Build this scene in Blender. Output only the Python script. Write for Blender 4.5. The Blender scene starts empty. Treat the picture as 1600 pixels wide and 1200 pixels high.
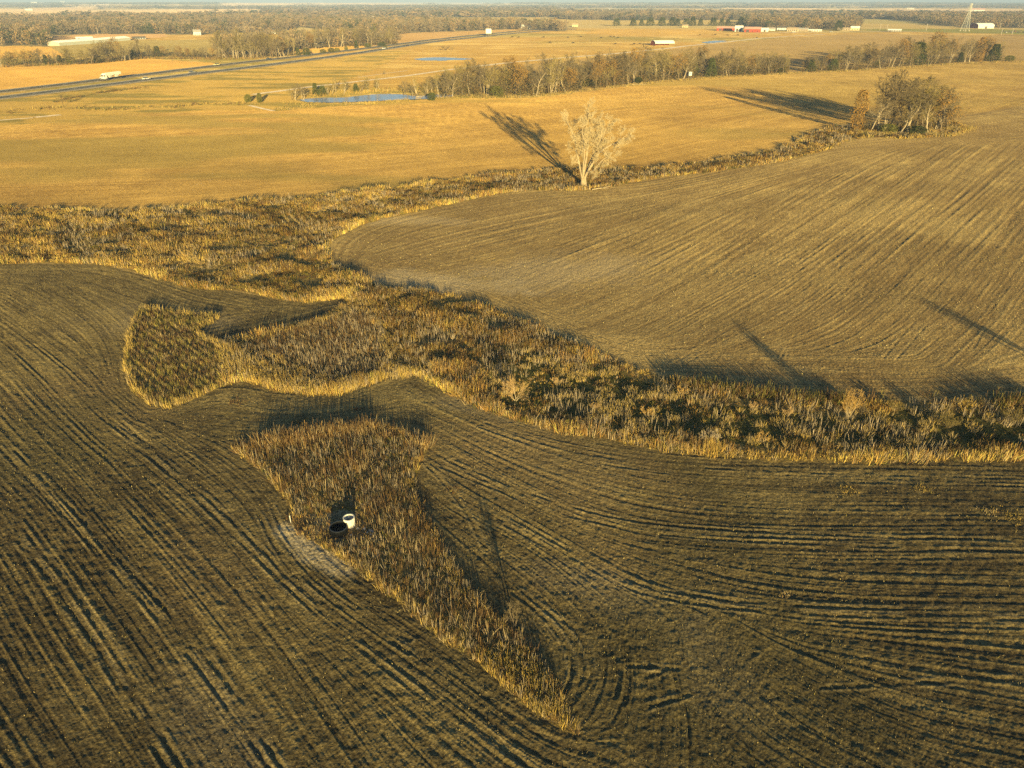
import bpy, math, random
import numpy as np
from mathutils import Vector, Matrix

# ------------------------------------------------------------------ camera
sc = bpy.context.scene
COL = sc.collection
F, CX, CY, CAMH, HOR = 1110.0, 800.0, 600.0, 42.0, 1.0
PITCH = math.atan((CY - HOR) / F)
cd = bpy.data.cameras.new('camera'); cam = bpy.data.objects.new('camera', cd); COL.objects.link(cam)
cd.sensor_width = 36.0; cd.lens = F / 1600.0 * 36.0; cd.clip_start = 0.5; cd.clip_end = 80000
cam.location = (0, 0, CAMH); cam.rotation_euler = (math.pi / 2 - PITCH, 0, 0)
sc.camera = cam

# ------------------------------------------------------------------ sky, sun, exposure
SUN_EL, SUN_AZ = math.radians(7.4), math.radians(11.0)        # sun low behind the camera, 11 degrees to its right
w = bpy.data.worlds.new('World'); sc.world = w; w.use_nodes = True
nt = w.node_tree; nt.nodes.clear()
sky = nt.nodes.new('ShaderNodeTexSky'); sky.sky_type = 'NISHITA'; sky.sun_disc = False
sky.sun_elevation = SUN_EL; sky.sun_rotation = math.pi - SUN_AZ
sky.air_density = 1.0; sky.dust_density = 0.6; sky.ozone_density = 3.0
bg = nt.nodes.new('ShaderNodeBackground'); bg.inputs[1].default_value = 0.074
wo = nt.nodes.new('ShaderNodeOutputWorld')
nt.links.new(sky.outputs[0], bg.inputs[0]); nt.links.new(bg.outputs[0], wo.inputs[0])
sl = bpy.data.lights.new('sun', 'SUN'); sl.energy = 5.0; sl.angle = math.radians(0.5); sl.color = (1.0, 0.77, 0.31)
so = bpy.data.objects.new('sun', sl); COL.objects.link(so)
sdir = Vector((math.sin(SUN_AZ) * math.cos(SUN_EL), -math.cos(SUN_AZ) * math.cos(SUN_EL), math.sin(SUN_EL)))
so.rotation_euler = sdir.to_track_quat('Z', 'Y').to_euler(); so.location = (30, -60, 90)
sc.view_settings.view_transform = 'Standard'; sc.view_settings.look = 'None'
sc.view_settings.exposure = 1.12; sc.view_settings.gamma = 1.0
sc.render.engine = 'CYCLES'
sc.cycles.max_bounces = 4; sc.cycles.diffuse_bounces = 2; sc.cycles.glossy_bounces = 2
sc.cycles.transmission_bounces = 2; sc.cycles.volume_bounces = 0; sc.cycles.transparent_max_bounces = 8
sc.cycles.use_adaptive_sampling = False
sc.cycles.use_denoising = False

# ------------------------------------------------------------------ noise helpers
def vnoise(x, y, seed=0):
    x = np.asarray(x, float); y = np.asarray(y, float)
    xi = np.floor(x).astype(np.int64); yi = np.floor(y).astype(np.int64)
    fx = x - xi; fy = y - yi
    fx = fx * fx * fx * (fx * (fx * 6 - 15) + 10); fy = fy * fy * fy * (fy * (fy * 6 - 15) + 10)
    def h(a, b):
        n = (a * 374761393 + b * 668265263 + seed * 1442695041) & 0xffffffff
        n = ((n ^ (n >> 13)) * 1274126177) & 0xffffffff
        return ((n ^ (n >> 16)) & 0xffff) / 65535.0
    return (h(xi, yi) * (1 - fx) + h(xi + 1, yi) * fx) * (1 - fy) + (h(xi, yi + 1) * (1 - fx) + h(xi + 1, yi + 1) * fx) * fy
def fbm(x, y, seed=0, o=4, g=0.5):
    s = 0; a = 1; t = 0
    for k in range(o):
        s = s + a * vnoise(np.asarray(x) * 2 ** k + 17.3 * k, np.asarray(y) * 2 ** k - 9.1 * k, seed + k); t += a; a *= g
    return s / t            # 0..1, mean .5
def sstep(a, b, x):
    t = np.clip((x - a) / (b - a), 0, 1); return t * t * (3 - 2 * t)

# ------------------------------------------------------------------ terrain height and pixel -> ground
def H(x, y):
    x = np.asarray(x, float); y = np.asarray(y, float); D = np.hypot(x, y)
    near = 1.1 * (fbm(x / 110 + 5, y / 110, 3, 2) - .5) + 0.30 * (fbm(x / 22, y / 22, 5, 2) - .5)
    mid = 9.0 * (fbm(x / 700 + 3, y / 700 + 1, 8, 2) - .5) * sstep(500, 1500, D)
    far = 75 * (fbm(x / 4200 + 1, y / 4200, 11, 3) - .44) * sstep(3000, 14000, D)
    return near + mid + far
def ray(px, py):
    u = (px - CX) / F; v = (CY - py) / F
    return np.array([u, math.cos(PITCH) + v * math.sin(PITCH), -math.sin(PITCH) + v * math.cos(PITCH)])
def at(px, py):
    d = ray(px, py)
    if d[2] > -0.003: d[2] = -0.003
    t = CAMH / -d[2]
    if t * abs(d[1]) < 1600:
        for _ in range(14):
            t = 0.5 * t + 0.5 * (CAMH - float(H(d[0] * t, d[1] * t))) / -d[2]
    x, y = d[0] * t, d[1] * t
    return np.array([x, y, float(H(x, y))])
def scale_at(p):            # pixels (of 1600) per metre at a ground point
    z = p[1] * math.cos(PITCH) + (CAMH - p[2]) * math.sin(PITCH); return F / z
def P2(pts): return np.array([at(a, b)[:2] for a, b in pts])
def smooth(pts, n=2):       # Chaikin
    p = np.asarray(pts, float)
    for _ in range(n):
        q = np.empty((2 * len(p), p.shape[1])); q[0] = p[0]; q[-1] = p[-1]
        q[1:-1:2] = .75 * p[:-1] + .25 * p[1:]; q[2:-1:2] = .25 * p[:-1] + .75 * p[1:]; p = q
    return p
def inpoly(x, y, poly):
    x = np.asarray(x); y = np.asarray(y); r = np.zeros(x.shape, bool)
    bx = (x > poly[:, 0].min()) & (x < poly[:, 0].max()) & (y > poly[:, 1].min()) & (y < poly[:, 1].max())
    if not bx.any(): return r
    xs, ys = x[bx], y[bx]; c = np.zeros(xs.shape, bool); n = len(poly)
    for i in range(n):
        x0, y0 = poly[i]; x1, y1 = poly[(i + 1) % n]
        if y0 == y1: continue
        c ^= ((y0 > ys) != (y1 > ys)) & (xs < (x1 - x0) * (ys - y0) / (y1 - y0) + x0)
    r[bx] = c; return r
def dist_poly(x, y, line, maxd=1e9):     # distance to a polyline
    d = np.full(x.shape, 1e9)
    for i in range(len(line) - 1):
        a = line[i]; b = line[i + 1]; ab = b - a; L = max(ab @ ab, 1e-9)
        t = np.clip(((x - a[0]) * ab[0] + (y - a[1]) * ab[1]) / L, 0, 1)
        np.minimum(d, np.hypot(x - a[0] - t * ab[0], y - a[1] - t * ab[1]), out=d)
    return d

# ------------------------------------------------------------------ traced outlines (pixels of the 1600x1200 photo)
WATERWAY = P2([(-160,318),(0,323),(60,327),(150,329),(250,327),(330,322),(400,313),(480,308),(560,298),(640,290),(720,279),(800,270),(860,265),
 (900,263),(960,263),(1020,262),(1080,255),(1150,245),(1200,237),(1240,225),(1262,209),(1300,199),(1340,197),(1400,195),(1450,189),(1500,192),(1512,203),
 (1490,213),(1400,217),(1360,214),(1320,222),(1290,235),(1250,246),(1200,256),(1150,263),(1100,270),(1040,276),(980,286),(950,294),
 (900,298),(840,297),(780,302),(720,315),(650,331),(600,341),(560,353),(525,371),(510,387),(515,402),(530,417),(560,434),(600,450),
 (640,452),(700,460),(760,480),(810,502),(860,522),(910,542),(960,562),(1010,582),(1050,597),(1100,604),(1150,614),(1200,622),
 (1250,626),(1300,629),(1400,628),(1500,628),(1600,630),(2500,634),
 (2500,715),(1600,719),(1500,721),(1400,723),(1300,723),(1200,719),(1120,713),(1060,708),(1000,698),(930,685),(860,672),(800,655),
 (740,635),(690,607),(655,590),(635,583),(600,593),(560,606),(530,618),(480,617),(440,612),(400,600),(375,593),(352,603),(348,560),(345,537),(390,525),
 (450,512),(500,500),(545,470),(550,457),(540,466),(480,473),(440,468),(390,456),(350,453),(300,451),(250,436),(200,421),(150,412),
 (75,410),(0,412),(-160,414)])
PATCH = P2([(222,480),(260,487),(300,491),(345,494),(330,507),(310,517),(320,530),(345,537),(350,560),(352,603),(310,620),(265,640),(235,633),(205,610),
 (195,580),(200,530),(212,495)])
ISLAND = P2([(360,702),(420,692),(500,680),(560,670),(610,667),(650,682),(668,702),(652,730),(648,770),(662,800),(690,850),(720,900),(760,950),
 (805,985),(840,1022),(862,1060),(885,1105),(905,1150),(870,1135),(830,1105),(785,1072),(740,1032),(690,1002),(650,965),(610,935),(570,900),(535,875),
 (490,845),(460,805),(440,770),(410,738),(380,715)])
CLEAR = P2([(452,808),(478,806),(505,806),(514,800),(530,796),(556,798),(572,815),(584,832),(562,848),(530,852),(505,850),(480,842),(462,828)])
GREEN = P2([(740,600),(770,570),(800,548),(850,550),(920,568),(980,588),(1040,610),(1110,632),(1200,640),(1320,650),(1450,640),(1600,655),(2500,660),
 (2500,698),(1600,700),(1400,700),(1200,698),(1060,688),(950,670),(850,650),(790,632)])
CORN2 = P2([(345,540),(400,527),(500,502),(560,480),(600,510),(610,560),(590,585),(520,600),(470,585),(420,560),(380,545)])
CORN3 = P2([(430,335),(500,335),(560,350),(520,372),(505,395),(470,375)])
FIELDTOP = [(-400,215),(0,197),(100,187),(200,178),(300,173),(400,172),(430,173),(500,168),(600,161),(640,157),(700,154),(830,153),(925,142),(1025,129),(1112,122),
 (1200,117),(1335,111),(1440,104),(1560,97),(1600,97),(2000,92)]
POND = P2(smooth([(468,155),(500,151.5),(540,152.5),(560,149.5),(595,146.5),(630,147),(645,150),(690,146),(712,147.5),(705,151),(665,154),(630,155.5),(600,157),(550,159),(500,160),(475,158.5),(468,155)]))
POND2 = P2(smooth([(647,92),(670,90),(700,89.6),(735,90.5),(738,92.2),(700,94),(660,94.5),(647,92)]))
POND3 = P2(smooth([(1096,66),(1110,63.5),(1125,62.8),(1138,64),(1122,66),(1104,67.6),(1096,66)]))
ISL_EDGE = np.vstack([ISLAND, ISLAND[:1]])

# ------------------------------------------------------------------ furrow pattern: noise drawn out along the traced lines of tillage
GUIDES = [[(0,430),(130,427),(230,462)],[(0,480),(165,600),(230,650)],[(75,445),(190,520),(190,600)],[(250,655),(390,760),(440,835),(500,905),(600,965),(700,1035),(850,1135),(960,1175)],
 [(0,560),(250,800),(430,1000),(560,1200)],[(0,660),(200,880),(420,1200)],[(0,830),(230,1200)],[(0,1000),(110,1200)],[(240,650),(350,612),(420,640),(560,628),(640,592)],[(400,462),(480,480),(560,462)],
 [(360,520),(450,500),(520,480)],
 [(640,592),(760,655),(900,696),(1100,722),(1600,735)],[(667,640),(900,740),(1100,780),(1600,790)],[(667,680),(900,812),(1050,850),(1600,850)],[(300,660),(480,665),(600,645)],
 [(660,780),(804,925),(870,980),(900,1040),(880,1085)],[(700,800),(850,880),(930,960),(965,1030),(950,1100),(900,1160)],[(800,810),(950,900),(1025,935),(1250,965),(1600,970)],
 [(1000,960),(1040,1060),(1030,1200)],[(1080,975),(1110,1060),(1200,1150),(1300,1200)],[(1120,980),(1200,1100),(1375,1190)],[(1200,1010),(1400,1120),(1600,1160)],
 [(1250,1000),(1600,1050)],[(560,970),(700,1060),(820,1160),(900,1200)],
 [(700,425),(800,406),(1000,340),(1200,280),(1400,232)],[(800,452),(1000,365),(1160,295),(1330,245)],[(930,500),(1040,455),(1310,281),(1420,228)],[(1060,520),(1200,440),(1400,300),(1500,232)],[(1150,540),(1235,501),(1500,281),(1570,225)],[(1300,540),(1345,521),(1600,281),(1680,200)],[(1480,560),(1545,500),(1620,381),(1680,300)],[(1600,520),(1680,400)],
 [(1000,583),(1300,605),(1600,592),(1800,590)],[(1000,568),(1200,562),(1400,570)],[(1050,590),(1300,600)],[(-260,900),(0,1230)],[(-150,1000),(40,1300)],[(0,1120),(50,1210)],[(-260,700),(-50,900)],[(525,400),(530,375),(600,345),(700,325),(850,302),(960,298)],[(560,430),(700,450),(800,490),(1000,572)],
 [(600,400),(750,360),(950,320),(1150,280),(1300,243)],[(1300,235),(1500,215),(1700,200)],
 [(-50,250),(400,240),(900,200)],[(-50,300),(400,290),(800,250)],[(-50,210),(400,190),(800,165)],[(900,230),(1100,190),(1250,160)],[(1000,160),(1200,140),(1500,120)],[(1450,160),(1600,125)]]
gp, gd = [], []
for g in GUIDES:
    q = P2(smooth(g, 2)); seg = np.diff(q, axis=0); L = np.hypot(seg[:, 0], seg[:, 1])
    for a, s, l in zip(q[:-1], seg, L):
        for k in range(max(1, int(l / 8))):
            gp.append(a + s * (k + .5) / max(1, int(l / 8))); gd.append(2 * math.atan2(s[1], s[0]))
gp = np.array(gp); gd = np.array(gd)
def dirfield(X, Y):          # coarse evaluation
    c = np.zeros(X.shape); s = np.zeros(X.shape)
    for (a, b), t in zip(gp, gd):
        wt = 1.0 / ((X - a) ** 2 + (Y - b) ** 2 + 2.0) ** 2
        c += wt * math.cos(t); s += wt * math.sin(t)
    th = np.arctan2(s, c) / 2
    return th, c, s
class Lic:
    def __init__(self, x0, x1, y0, y1, res, L, seed):
        self.x0, self.y0, self.res = x0, y0, res
        nx, ny = int((x1 - x0) / res), int((y1 - y0) / res); self.nx, self.ny = nx, ny
        k = 12
        cx = np.arange(0, nx + k, k) * res + x0; cy = np.arange(0, ny + k, k) * res + y0
        CXX, CYY = np.meshgrid(cx, cy); th, c, s = dirfield(CXX, CYY)
        n = np.hypot(c, s); c = c / n; s = s / n
        jx = np.arange(nx) / k; jy = np.arange(ny) / k; ix = jx.astype(int); iy = jy.astype(int); fx = (jx - ix)[None]; fy = (jy - iy)[:, None]
        def up(a): return (a[np.ix_(iy, ix)] * (1 - fx) + a[np.ix_(iy, ix + 1)] * fx) * (1 - fy) + (a[np.ix_(iy + 1, ix)] * (1 - fx) + a[np.ix_(iy + 1, ix + 1)] * fx) * fy
        C, S = up(c), up(s); th = np.arctan2(S, C) / 2 
        X, Y = np.meshgrid(np.arange(nx) * res + x0, np.arange(ny) * res + y0)
        th = th + (0.08 if res < .2 else .03) * (fbm(X / 14, Y / 14, seed + 40, 2) - .5)
        self.ux = np.cos(th).astype(np.float32); self.uy = np.sin(th).astype(np.float32)
        rng = np.random.default_rng(seed)
        n0 = rng.standard_normal((ny, nx)).astype(np.float32)
        n1 = self.blur(rng.standard_normal((ny, nx)).astype(np.float32), 1); n1 /= n1.std()
        n2 = self.blur(rng.standard_normal((ny, nx)).astype(np.float32), 3); n2 /= n2.std()
        fine_ = self.run(n0 + .4 * n1, L // 3, 1.0); fine_ = self.norm(fine_ - self.blur(fine_, 2))
        a = self.norm(self.run(.5 * n0 + n1 * .8, L // 2, 1.0)); a = a - self.blur(a, 2)
        a = self.norm(self.run(self.norm(a), L // 2, 1.0)); a = self.norm(a - self.blur(a, 4))
        pw = .35 + 1.3 * fbm(X / 16, Y / 16, seed + 60, 3) ** 1.5 * 1.6
        self.a = self.norm(a * pw * (.42 if res < .2 else .34) + fine_ * .9); self.b = self.norm(self.run(n2, L // 2 + 10, 1.0))
    def norm(self, a): a = a - a.mean(); return a / a.std()
    def blur(self, a, r):
        for ax in (0, 1):
            for _ in range(2):
                a = sum(np.roll(a, k, ax) for k in range(-r, r + 1)) / (2 * r + 1)
        return a
    def run(self, n, L, st):
        ny, nx = n.shape; out = n.copy(); gy, gx = np.mgrid[0:ny, 0:nx].astype(np.float32)
        for sg in (1, -1):
            x = gx.copy(); y = gy.copy(); pu = self.ux * sg; pv = self.uy * sg
            for k in range(L):
                x += pu * st; y += pv * st
                xi = np.clip((x + .5).astype(np.int32), 0, nx - 1); yi = np.clip((y + .5).astype(np.int32), 0, ny - 1)
                out += n[yi, xi]
                if k % 2 == 1:
                    u = self.ux[yi, xi]; v = self.uy[yi, xi]; f = np.where(u * pu + v * pv < 0, -1, 1).astype(np.float32)
                    pu = u * f; pv = v * f
        return out
    def sample(self, arr, x, y):
        gx = np.clip((x - self.x0) / self.res, 0, self.nx - 2.001); gy = np.clip((y - self.y0) / self.res, 0, self.ny - 2.001)
        ix = gx.astype(int); iy = gy.astype(int); fx = gx - ix; fy = gy - iy
        return (arr[iy, ix] * (1 - fx) + arr[iy, ix + 1] * fx) * (1 - fy) + (arr[iy + 1, ix] * (1 - fx) + arr[iy + 1, ix + 1] * fx) * fy
    def inside(self, x, y):
        return (x > self.x0) & (x < self.x0 + self.nx * self.res) & (y > self.y0) & (y < self.y0 + self.ny * self.res)
LN = Lic(-98, 98, 14, 140, 0.11, 170, 1)
LF = Lic(-230, 400, 40, 420, 0.27, 150, 2)

# single wheel ruts pressed over the tillage
TRACKS = [[(560,770),(640,840)],[(800,925),(865,975),(900,1040),(880,1085),(850,1110)],[(815,925),(880,975),(915,1035),(905,1080),(870,1105)],[(860,960),(905,985),(926,1035),(915,1075),(885,1105)],
 [(960,1030),(968,1060),(960,1090)],[(975,1035),(984,1065),(975,1100)],[(980,1040),(1060,1045)],[(1180,1072),(1340,1058)],[(1210,1076),(1600,1060)],[(950,1075),(1050,1045),(1110,1020)],
 [(990,1110),(1100,1080),(1180,1020)],[(150,640),(330,800),(480,950),(700,1120),(800,1200)],[(180,650),(350,800),(500,950),(720,1115),(830,1200)],[(0,700),(150,860),(320,1050),(420,1200)],
 [(20,700),(175,860),(340,1040),(440,1200)],[(0,810),(120,960),(260,1200)],[(20,805),(145,960),(285,1200)],[(420,780),(450,850),(520,920),(640,1000)],[(400,790),(430,860),(510,935),(640,1020)],
 [(760,660),(900,708),(1100,735),(1600,748)],[(750,668),(900,720),(1100,748),(1600,760)],[(700,720),(900,800),(1100,830),(1600,845)],[(690,730),(890,812),(1100,845),(1600,862)],
 [(800,810),(950,893),(1030,925),(1250,950),(1600,955)],[(790,820),(945,905),(1030,937),(1250,963),(1600,968)],[(1050,570),(1160,500),(1260,465)],[(1065,572),(1172,508),(1270,473)],
 [(820,458),(990,402),(1190,325)],[(1220,560),(1240,520),(1300,480)],[(1380,560),(1430,500),(1520,400)],[(1400,562),(1450,505),(1540,405)],[(1520,545),(1560,480),(1600,430)],
 [(1000,556),(1200,542),(1560,548)],[(1020,562),(1210,552),(1560,560)],[(640,700),(720,780),(760,860)]]
TRK = [P2(smooth(t, 3)) for t in TRACKS]

# ------------------------------------------------------------------ mesh / material helpers
def mk(name, verts, faces, mat=None, parent=None, cols=None, smooth_=False):
    """faces: list of integer arrays (n,k)"""
    me = bpy.data.meshes.new(name); verts = np.asarray(verts, np.float32)
    me.vertices.add(len(verts)); me.vertices.foreach_set('co', verts.ravel())
    faces = [np.asarray(f, np.int32) for f in faces if len(f)]
    li = np.concatenate([f.ravel() for f in faces]); tot = np.concatenate([np.full(len(f), f.shape[1], np.int32) for f in faces])
    st = np.concatenate([[0], np.cumsum(tot)[:-1]]).astype(np.int32)
    me.loops.add(len(li)); me.loops.foreach_set('vertex_index', li)
    me.polygons.add(len(tot)); me.polygons.foreach_set('loop_start', st); me.polygons.foreach_set('loop_total', tot)
    me.polygons.foreach_set('use_smooth', np.full(len(tot), bool(smooth_)))
    if cols is not None:
        at_ = me.color_attributes.new('Col', 'FLOAT_COLOR', 'POINT')
        c4 = np.ones((len(verts), 4), np.float32); c4[:, :3] = cols; at_.data.foreach_set('color', c4.ravel())
    me.update(calc_edges=True); me.validate()
    if mat: me.materials.append(mat)
    o = bpy.data.objects.new(name, me); COL.objects.link(o)
    if parent: o.parent = parent
    return o
class MB:
    def __init__(s): s.v = []; s.f = {3: [], 4: []}; s.n = 0
    def add(s, v, f):
        v = np.asarray(v, float); s.v.append(v)
        for q in f: s.f.setdefault(len(q), []).append([i + s.n for i in q])
        s.n += len(v); return s
    def box(s, c, d, rz=0, top=(1, 1)):
        x, y, z = [k / 2 for k in d]; v = np.array([(-x,-y,-z),(x,-y,-z),(x,y,-z),(-x,y,-z),(-x*top[0],-y*top[1],z),(x*top[0],-y*top[1],z),(x*top[0],y*top[1],z),(-x*top[0],y*top[1],z)])
        ca, sa = math.cos(rz), math.sin(rz); v = v @ np.array([[ca, sa, 0], [-sa, ca, 0], [0, 0, 1]]) + c
        return s.add(v, [(0,3,2,1),(4,5,6,7),(0,1,5,4),(1,2,6,5),(2,3,7,6),(3,0,4,7)])
    def tube(s, p0, p1, r0, r1=None, n=8, caps=True):
        r1 = r0 if r1 is None else r1; p0 = np.array(p0, float); p1 = np.array(p1, float); d = p1 - p0; d /= np.linalg.norm(d)
        a = np.cross(d, [0, 0, 1] if abs(d[2]) < .9 else [1, 0, 0]); a /= np.linalg.norm(a); b = np.cross(d, a)
        v = []; 
        for p, r in ((p0, r0), (p1, r1)):
            for k in range(n): t = 2 * math.pi * k / n; v.append(p + r * (math.cos(t) * a + math.sin(t) * b))
        f = [(k, (k + 1) % n, n + (k + 1) % n, n + k) for k in range(n)]
        if caps: f += [tuple(range(n))[::-1], tuple(range(n, 2 * n))]
        return s.add(v, f)
    def prism(s, prof, y0, y1):     # profile in x,z extruded along y
        n = len(prof); v = [(a, y0, b) for a, b in prof] + [(a, y1, b) for a, b in prof]
        return s.add(v, [tuple(range(n)), tuple(range(2 * n - 1, n - 1, -1))] + [(k + n, (k + 1) % n + n, (k + 1) % n, k) for k in range(n)])
    def lathe(s, prof, n=32):       # profile (r,z) closed ring list
        v = []; m = len(prof)
        for k in range(n):
            t = 2 * math.pi * k / n
            for r, z in prof: v.append((r * math.cos(t), r * math.sin(t), z))
        f = [(k * m + j, ((k + 1) % n) * m + j, ((k + 1) % n) * m + (j + 1) % m, k * m + (j + 1) % m) for k in range(n) for j in range(m)]
        return s.add(v, f)
    def build(s, name, mat, parent=None, sm=False):
        return mk(name, np.concatenate(s.v), [np.array(f) for f in s.f.values() if f], mat, parent, smooth_=sm)
def tag(o, label=None, cat=None, group=None, kind=None):
    if label: o['label'] = label
    if cat: o['category'] = cat
    if group: o['group'] = group
    if kind: o['kind'] = kind
    return o
def empty(name, loc, rz=0):
    o = bpy.data.objects.new(name, None); COL.objects.link(o); o.location = loc; o.rotation_euler = (0, 0, rz); o.empty_display_size = 0.5; return o
def copy_tree(o, parent=None):
    c = o.copy(); COL.objects.link(c); c.parent = parent
    for ch in list(o.children): copy_tree(ch, c)
    return c
MATS = {}
def mat(name, col, rough=0.9, var=0.25, scale=2.0, spec=0.2, metal=0, attr=False, drough=0.6, rnd=0.0, bump=0):
    if name in MATS: return MATS[name]
    m = bpy.data.materials.new(name); m.use_nodes = True; t = m.node_tree; N = t.nodes; b = N['Principled BSDF']
    b.inputs['Roughness'].default_value = rough; b.inputs['Specular IOR Level'].default_value = spec; b.inputs['Metallic'].default_value = metal
    b.inputs['Diffuse Roughness'].default_value = drough
    tc = N.new('ShaderNodeTexCoord'); nz = N.new('ShaderNodeTexNoise'); nz.inputs['Scale'].default_value = scale; nz.inputs['Detail'].default_value = 5
    t.links.new(tc.outputs['Object'], nz.inputs['Vector'])
    mr = N.new('ShaderNodeMapRange'); mr.inputs[1].default_value = .3; mr.inputs[2].default_value = .7; mr.inputs[3].default_value = 1 - var; mr.inputs[4].default_value = 1 + var
    t.links.new(nz.outputs[0], mr.inputs[0])
    mx = N.new('ShaderNodeVectorMath'); mx.operation = 'SCALE'
    if attr:
        a = N.new('ShaderNodeAttribute'); a.attribute_name = 'Col'; t.links.new(a.outputs['Color'], mx.inputs[0])
    else: mx.inputs[0].default_value = col
    t.links.new(mr.outputs[0], mx.inputs['Scale'])
    last = mx.outputs[0]
    if rnd:
        oi = N.new('ShaderNodeObjectInfo'); m2 = N.new('ShaderNodeMapRange'); m2.inputs[3].default_value = 1 - rnd; m2.inputs[4].default_value = 1 + rnd
        t.links.new(oi.outputs['Random'], m2.inputs[0]); s2 = N.new('ShaderNodeVectorMath'); s2.operation = 'SCALE'
        t.links.new(last, s2.inputs[0]); t.links.new(m2.outputs[0], s2.inputs['Scale']); last = s2.outputs[0]
    t.links.new(last, b.inputs['Base Color'])
    if bump:
        bp = N.new('ShaderNodeBump'); bp.inputs['Strength'].default_value = bump; bp.inputs['Distance'].default_value = .05
        t.links.new(nz.outputs[0], bp.inputs['Height']); t.links.new(bp.outputs[0], b.inputs['Normal'])
    MATS[name] = m; return m

# ------------------------------------------------------------------ ground: one sheet, fine towards the fields, coarse behind the camera
fine = np.radians(np.arange(-56, 56.001, 0.066)); coarse = np.radians(np.arange(58, 302.1, 4.0))
ang = np.concatenate([fine, coarse])             # measured from +Y towards +X
yy = np.concatenate([np.arange(1640, 1200, -6.0), np.arange(1200, 300, -1.15), np.arange(300, 12, -0.8), np.arange(12, 3.4, -0.4)])
v_ = (CY - yy) / F; rr = CAMH * (math.cos(PITCH) + v_ * math.sin(PITCH)) / (math.sin(PITCH) - v_ * math.cos(PITCH))
rr = rr[(rr > 3) & (rr < 16000)]; rr = np.concatenate([rr, [16000.0]])
A, R = np.meshgrid(ang, rr)
GX, GY = R * np.sin(A), R * np.cos(A)
D = R
FT = P2([(a, b) for a, b in FIELDTOP]); 
FIELDS = np.vstack([FT, [[900, 560], [900, -400], [-900, -400], [-900, FT[0, 1]]]])
def lerp(a, b, t): return a + (b - a) * t[..., None]
C_ = lambda *c: np.array(c, float)
jx = 2.2 * (fbm(GX / 3.0, GY / 3.0, 21, 3) - .5); jy = 2.2 * (fbm(GX / 3.0, GY / 3.0, 25, 3) - .5)
js = np.clip(D / 150, .25, 4)
JX, JY = GX + jx * js, GY + jy * js
m_field = inpoly(JX, JY, FIELDS) & (GY < 900)
m_way = inpoly(JX, JY, WATERWAY) | inpoly(JX, JY, PATCH)
m_isl = inpoly(JX, JY, ISLAND); m_clear = inpoly(JX, JY, CLEAR)
m_green = inpoly(JX, JY, GREEN) & m_way
WAYLOW = P2([(-160,414),(0,412),(150,412),(250,436),(350,453),(480,473),(550,460),(600,450),(700,460),(860,522),(1010,582),(1200,622),(1900,634)])
BELOW = np.vstack([WAYLOW, [[300, -400], [-900, -400], [-900, 110]]])
m_f1 = m_field & inpoly(GX, GY, BELOW) & ~m_way        # near field
WAYUP = P2([(-160,318),(0,323),(250,327),(480,308),(860,265),(1020,262),(1150,245),(1240,225),(1300,195),(1500,180),(1700,150)])
m_f3 = m_field & ~inpoly(GX, GY, np.vstack([WAYUP, [[500, -400], [-900, -400], [-900, 170]]])) & ~m_way

n1 = fbm(GX / 40, GY / 40, 31, 4); n2 = fbm(GX / 6, GY / 6, 33, 4); n3 = fbm(GX / 1.2, GY / 1.2, 35, 3)
nb = fbm(GX / 260, GY / 120, 37, 4)
inN = LN.inside(GX, GY)
la = np.where(inN, LN.sample(LN.a, GX, GY), 0.0); lb = np.where(inN, LN.sample(LN.b, GX, GY), 0.0)
inF = LF.inside(GX, GY)
fa = np.where(inF, LF.sample(LF.a, GX, GY), 0.0); fb = np.where(inF, LF.sample(LF.b, GX, GY), 0.0)
wn = sstep(138, 100, np.abs(GY)) * sstep(97, 88, np.abs(GX)) * inN
sa = la * wn + fa * (1 - wn); sb = lb * wn + fb * (1 - wn)

# colours of soil, residue and grass
C = np.zeros(GX.shape + (3,))
C[:] = C_(.28, .19, .066)                                              # far pasture
C = lerp(C, C_(.21, .165, .055), sstep(.48, .62, nb)); C = lerp(C, C_(.34, .21, .068), sstep(.52, .40, nb) * .6)
C = lerp(C, C_(.46, .34, .15), sstep(.58, .64, fbm(GX / 70, GY / 9, 51, 3)) * .6)
# beyond a kilometre: a patchwork of fields
def patchwork(x, y):
    th = .25; u = (x * math.cos(th) + y * math.sin(th)) / 520 + .5 * fbm(x / 1500, y / 1500, 60, 2); v = (-x * math.sin(th) + y * math.cos(th)) / 800 + .5 * fbm(x / 1500, y / 1500, 64, 2)
    return vnoise(np.floor(u) + .0, np.floor(v) + .0, 71), vnoise(np.floor(u), np.floor(v), 79)
pa, pb = patchwork(GX, GY)
PW = lerp(lerp(np.broadcast_to(C_(.40, .27, .16), C.shape), C_(.50, .36, .24), sstep(.3, .35, pa)), C_(.27, .20, .09), sstep(.66, .68, pa))
PW = lerp(PW, C_(.20, .17, .08), sstep(.72, .74, pb) * .7)
C = lerp(C, PW * 1.15, sstep(1250, 1400, D))
def woodmask(x, y):
    d = np.hypot(x, y); n = fbm(x / 1100 + 7, y / 300, 301, 4)
    return (n > .555) & (d > 2100)
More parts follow.
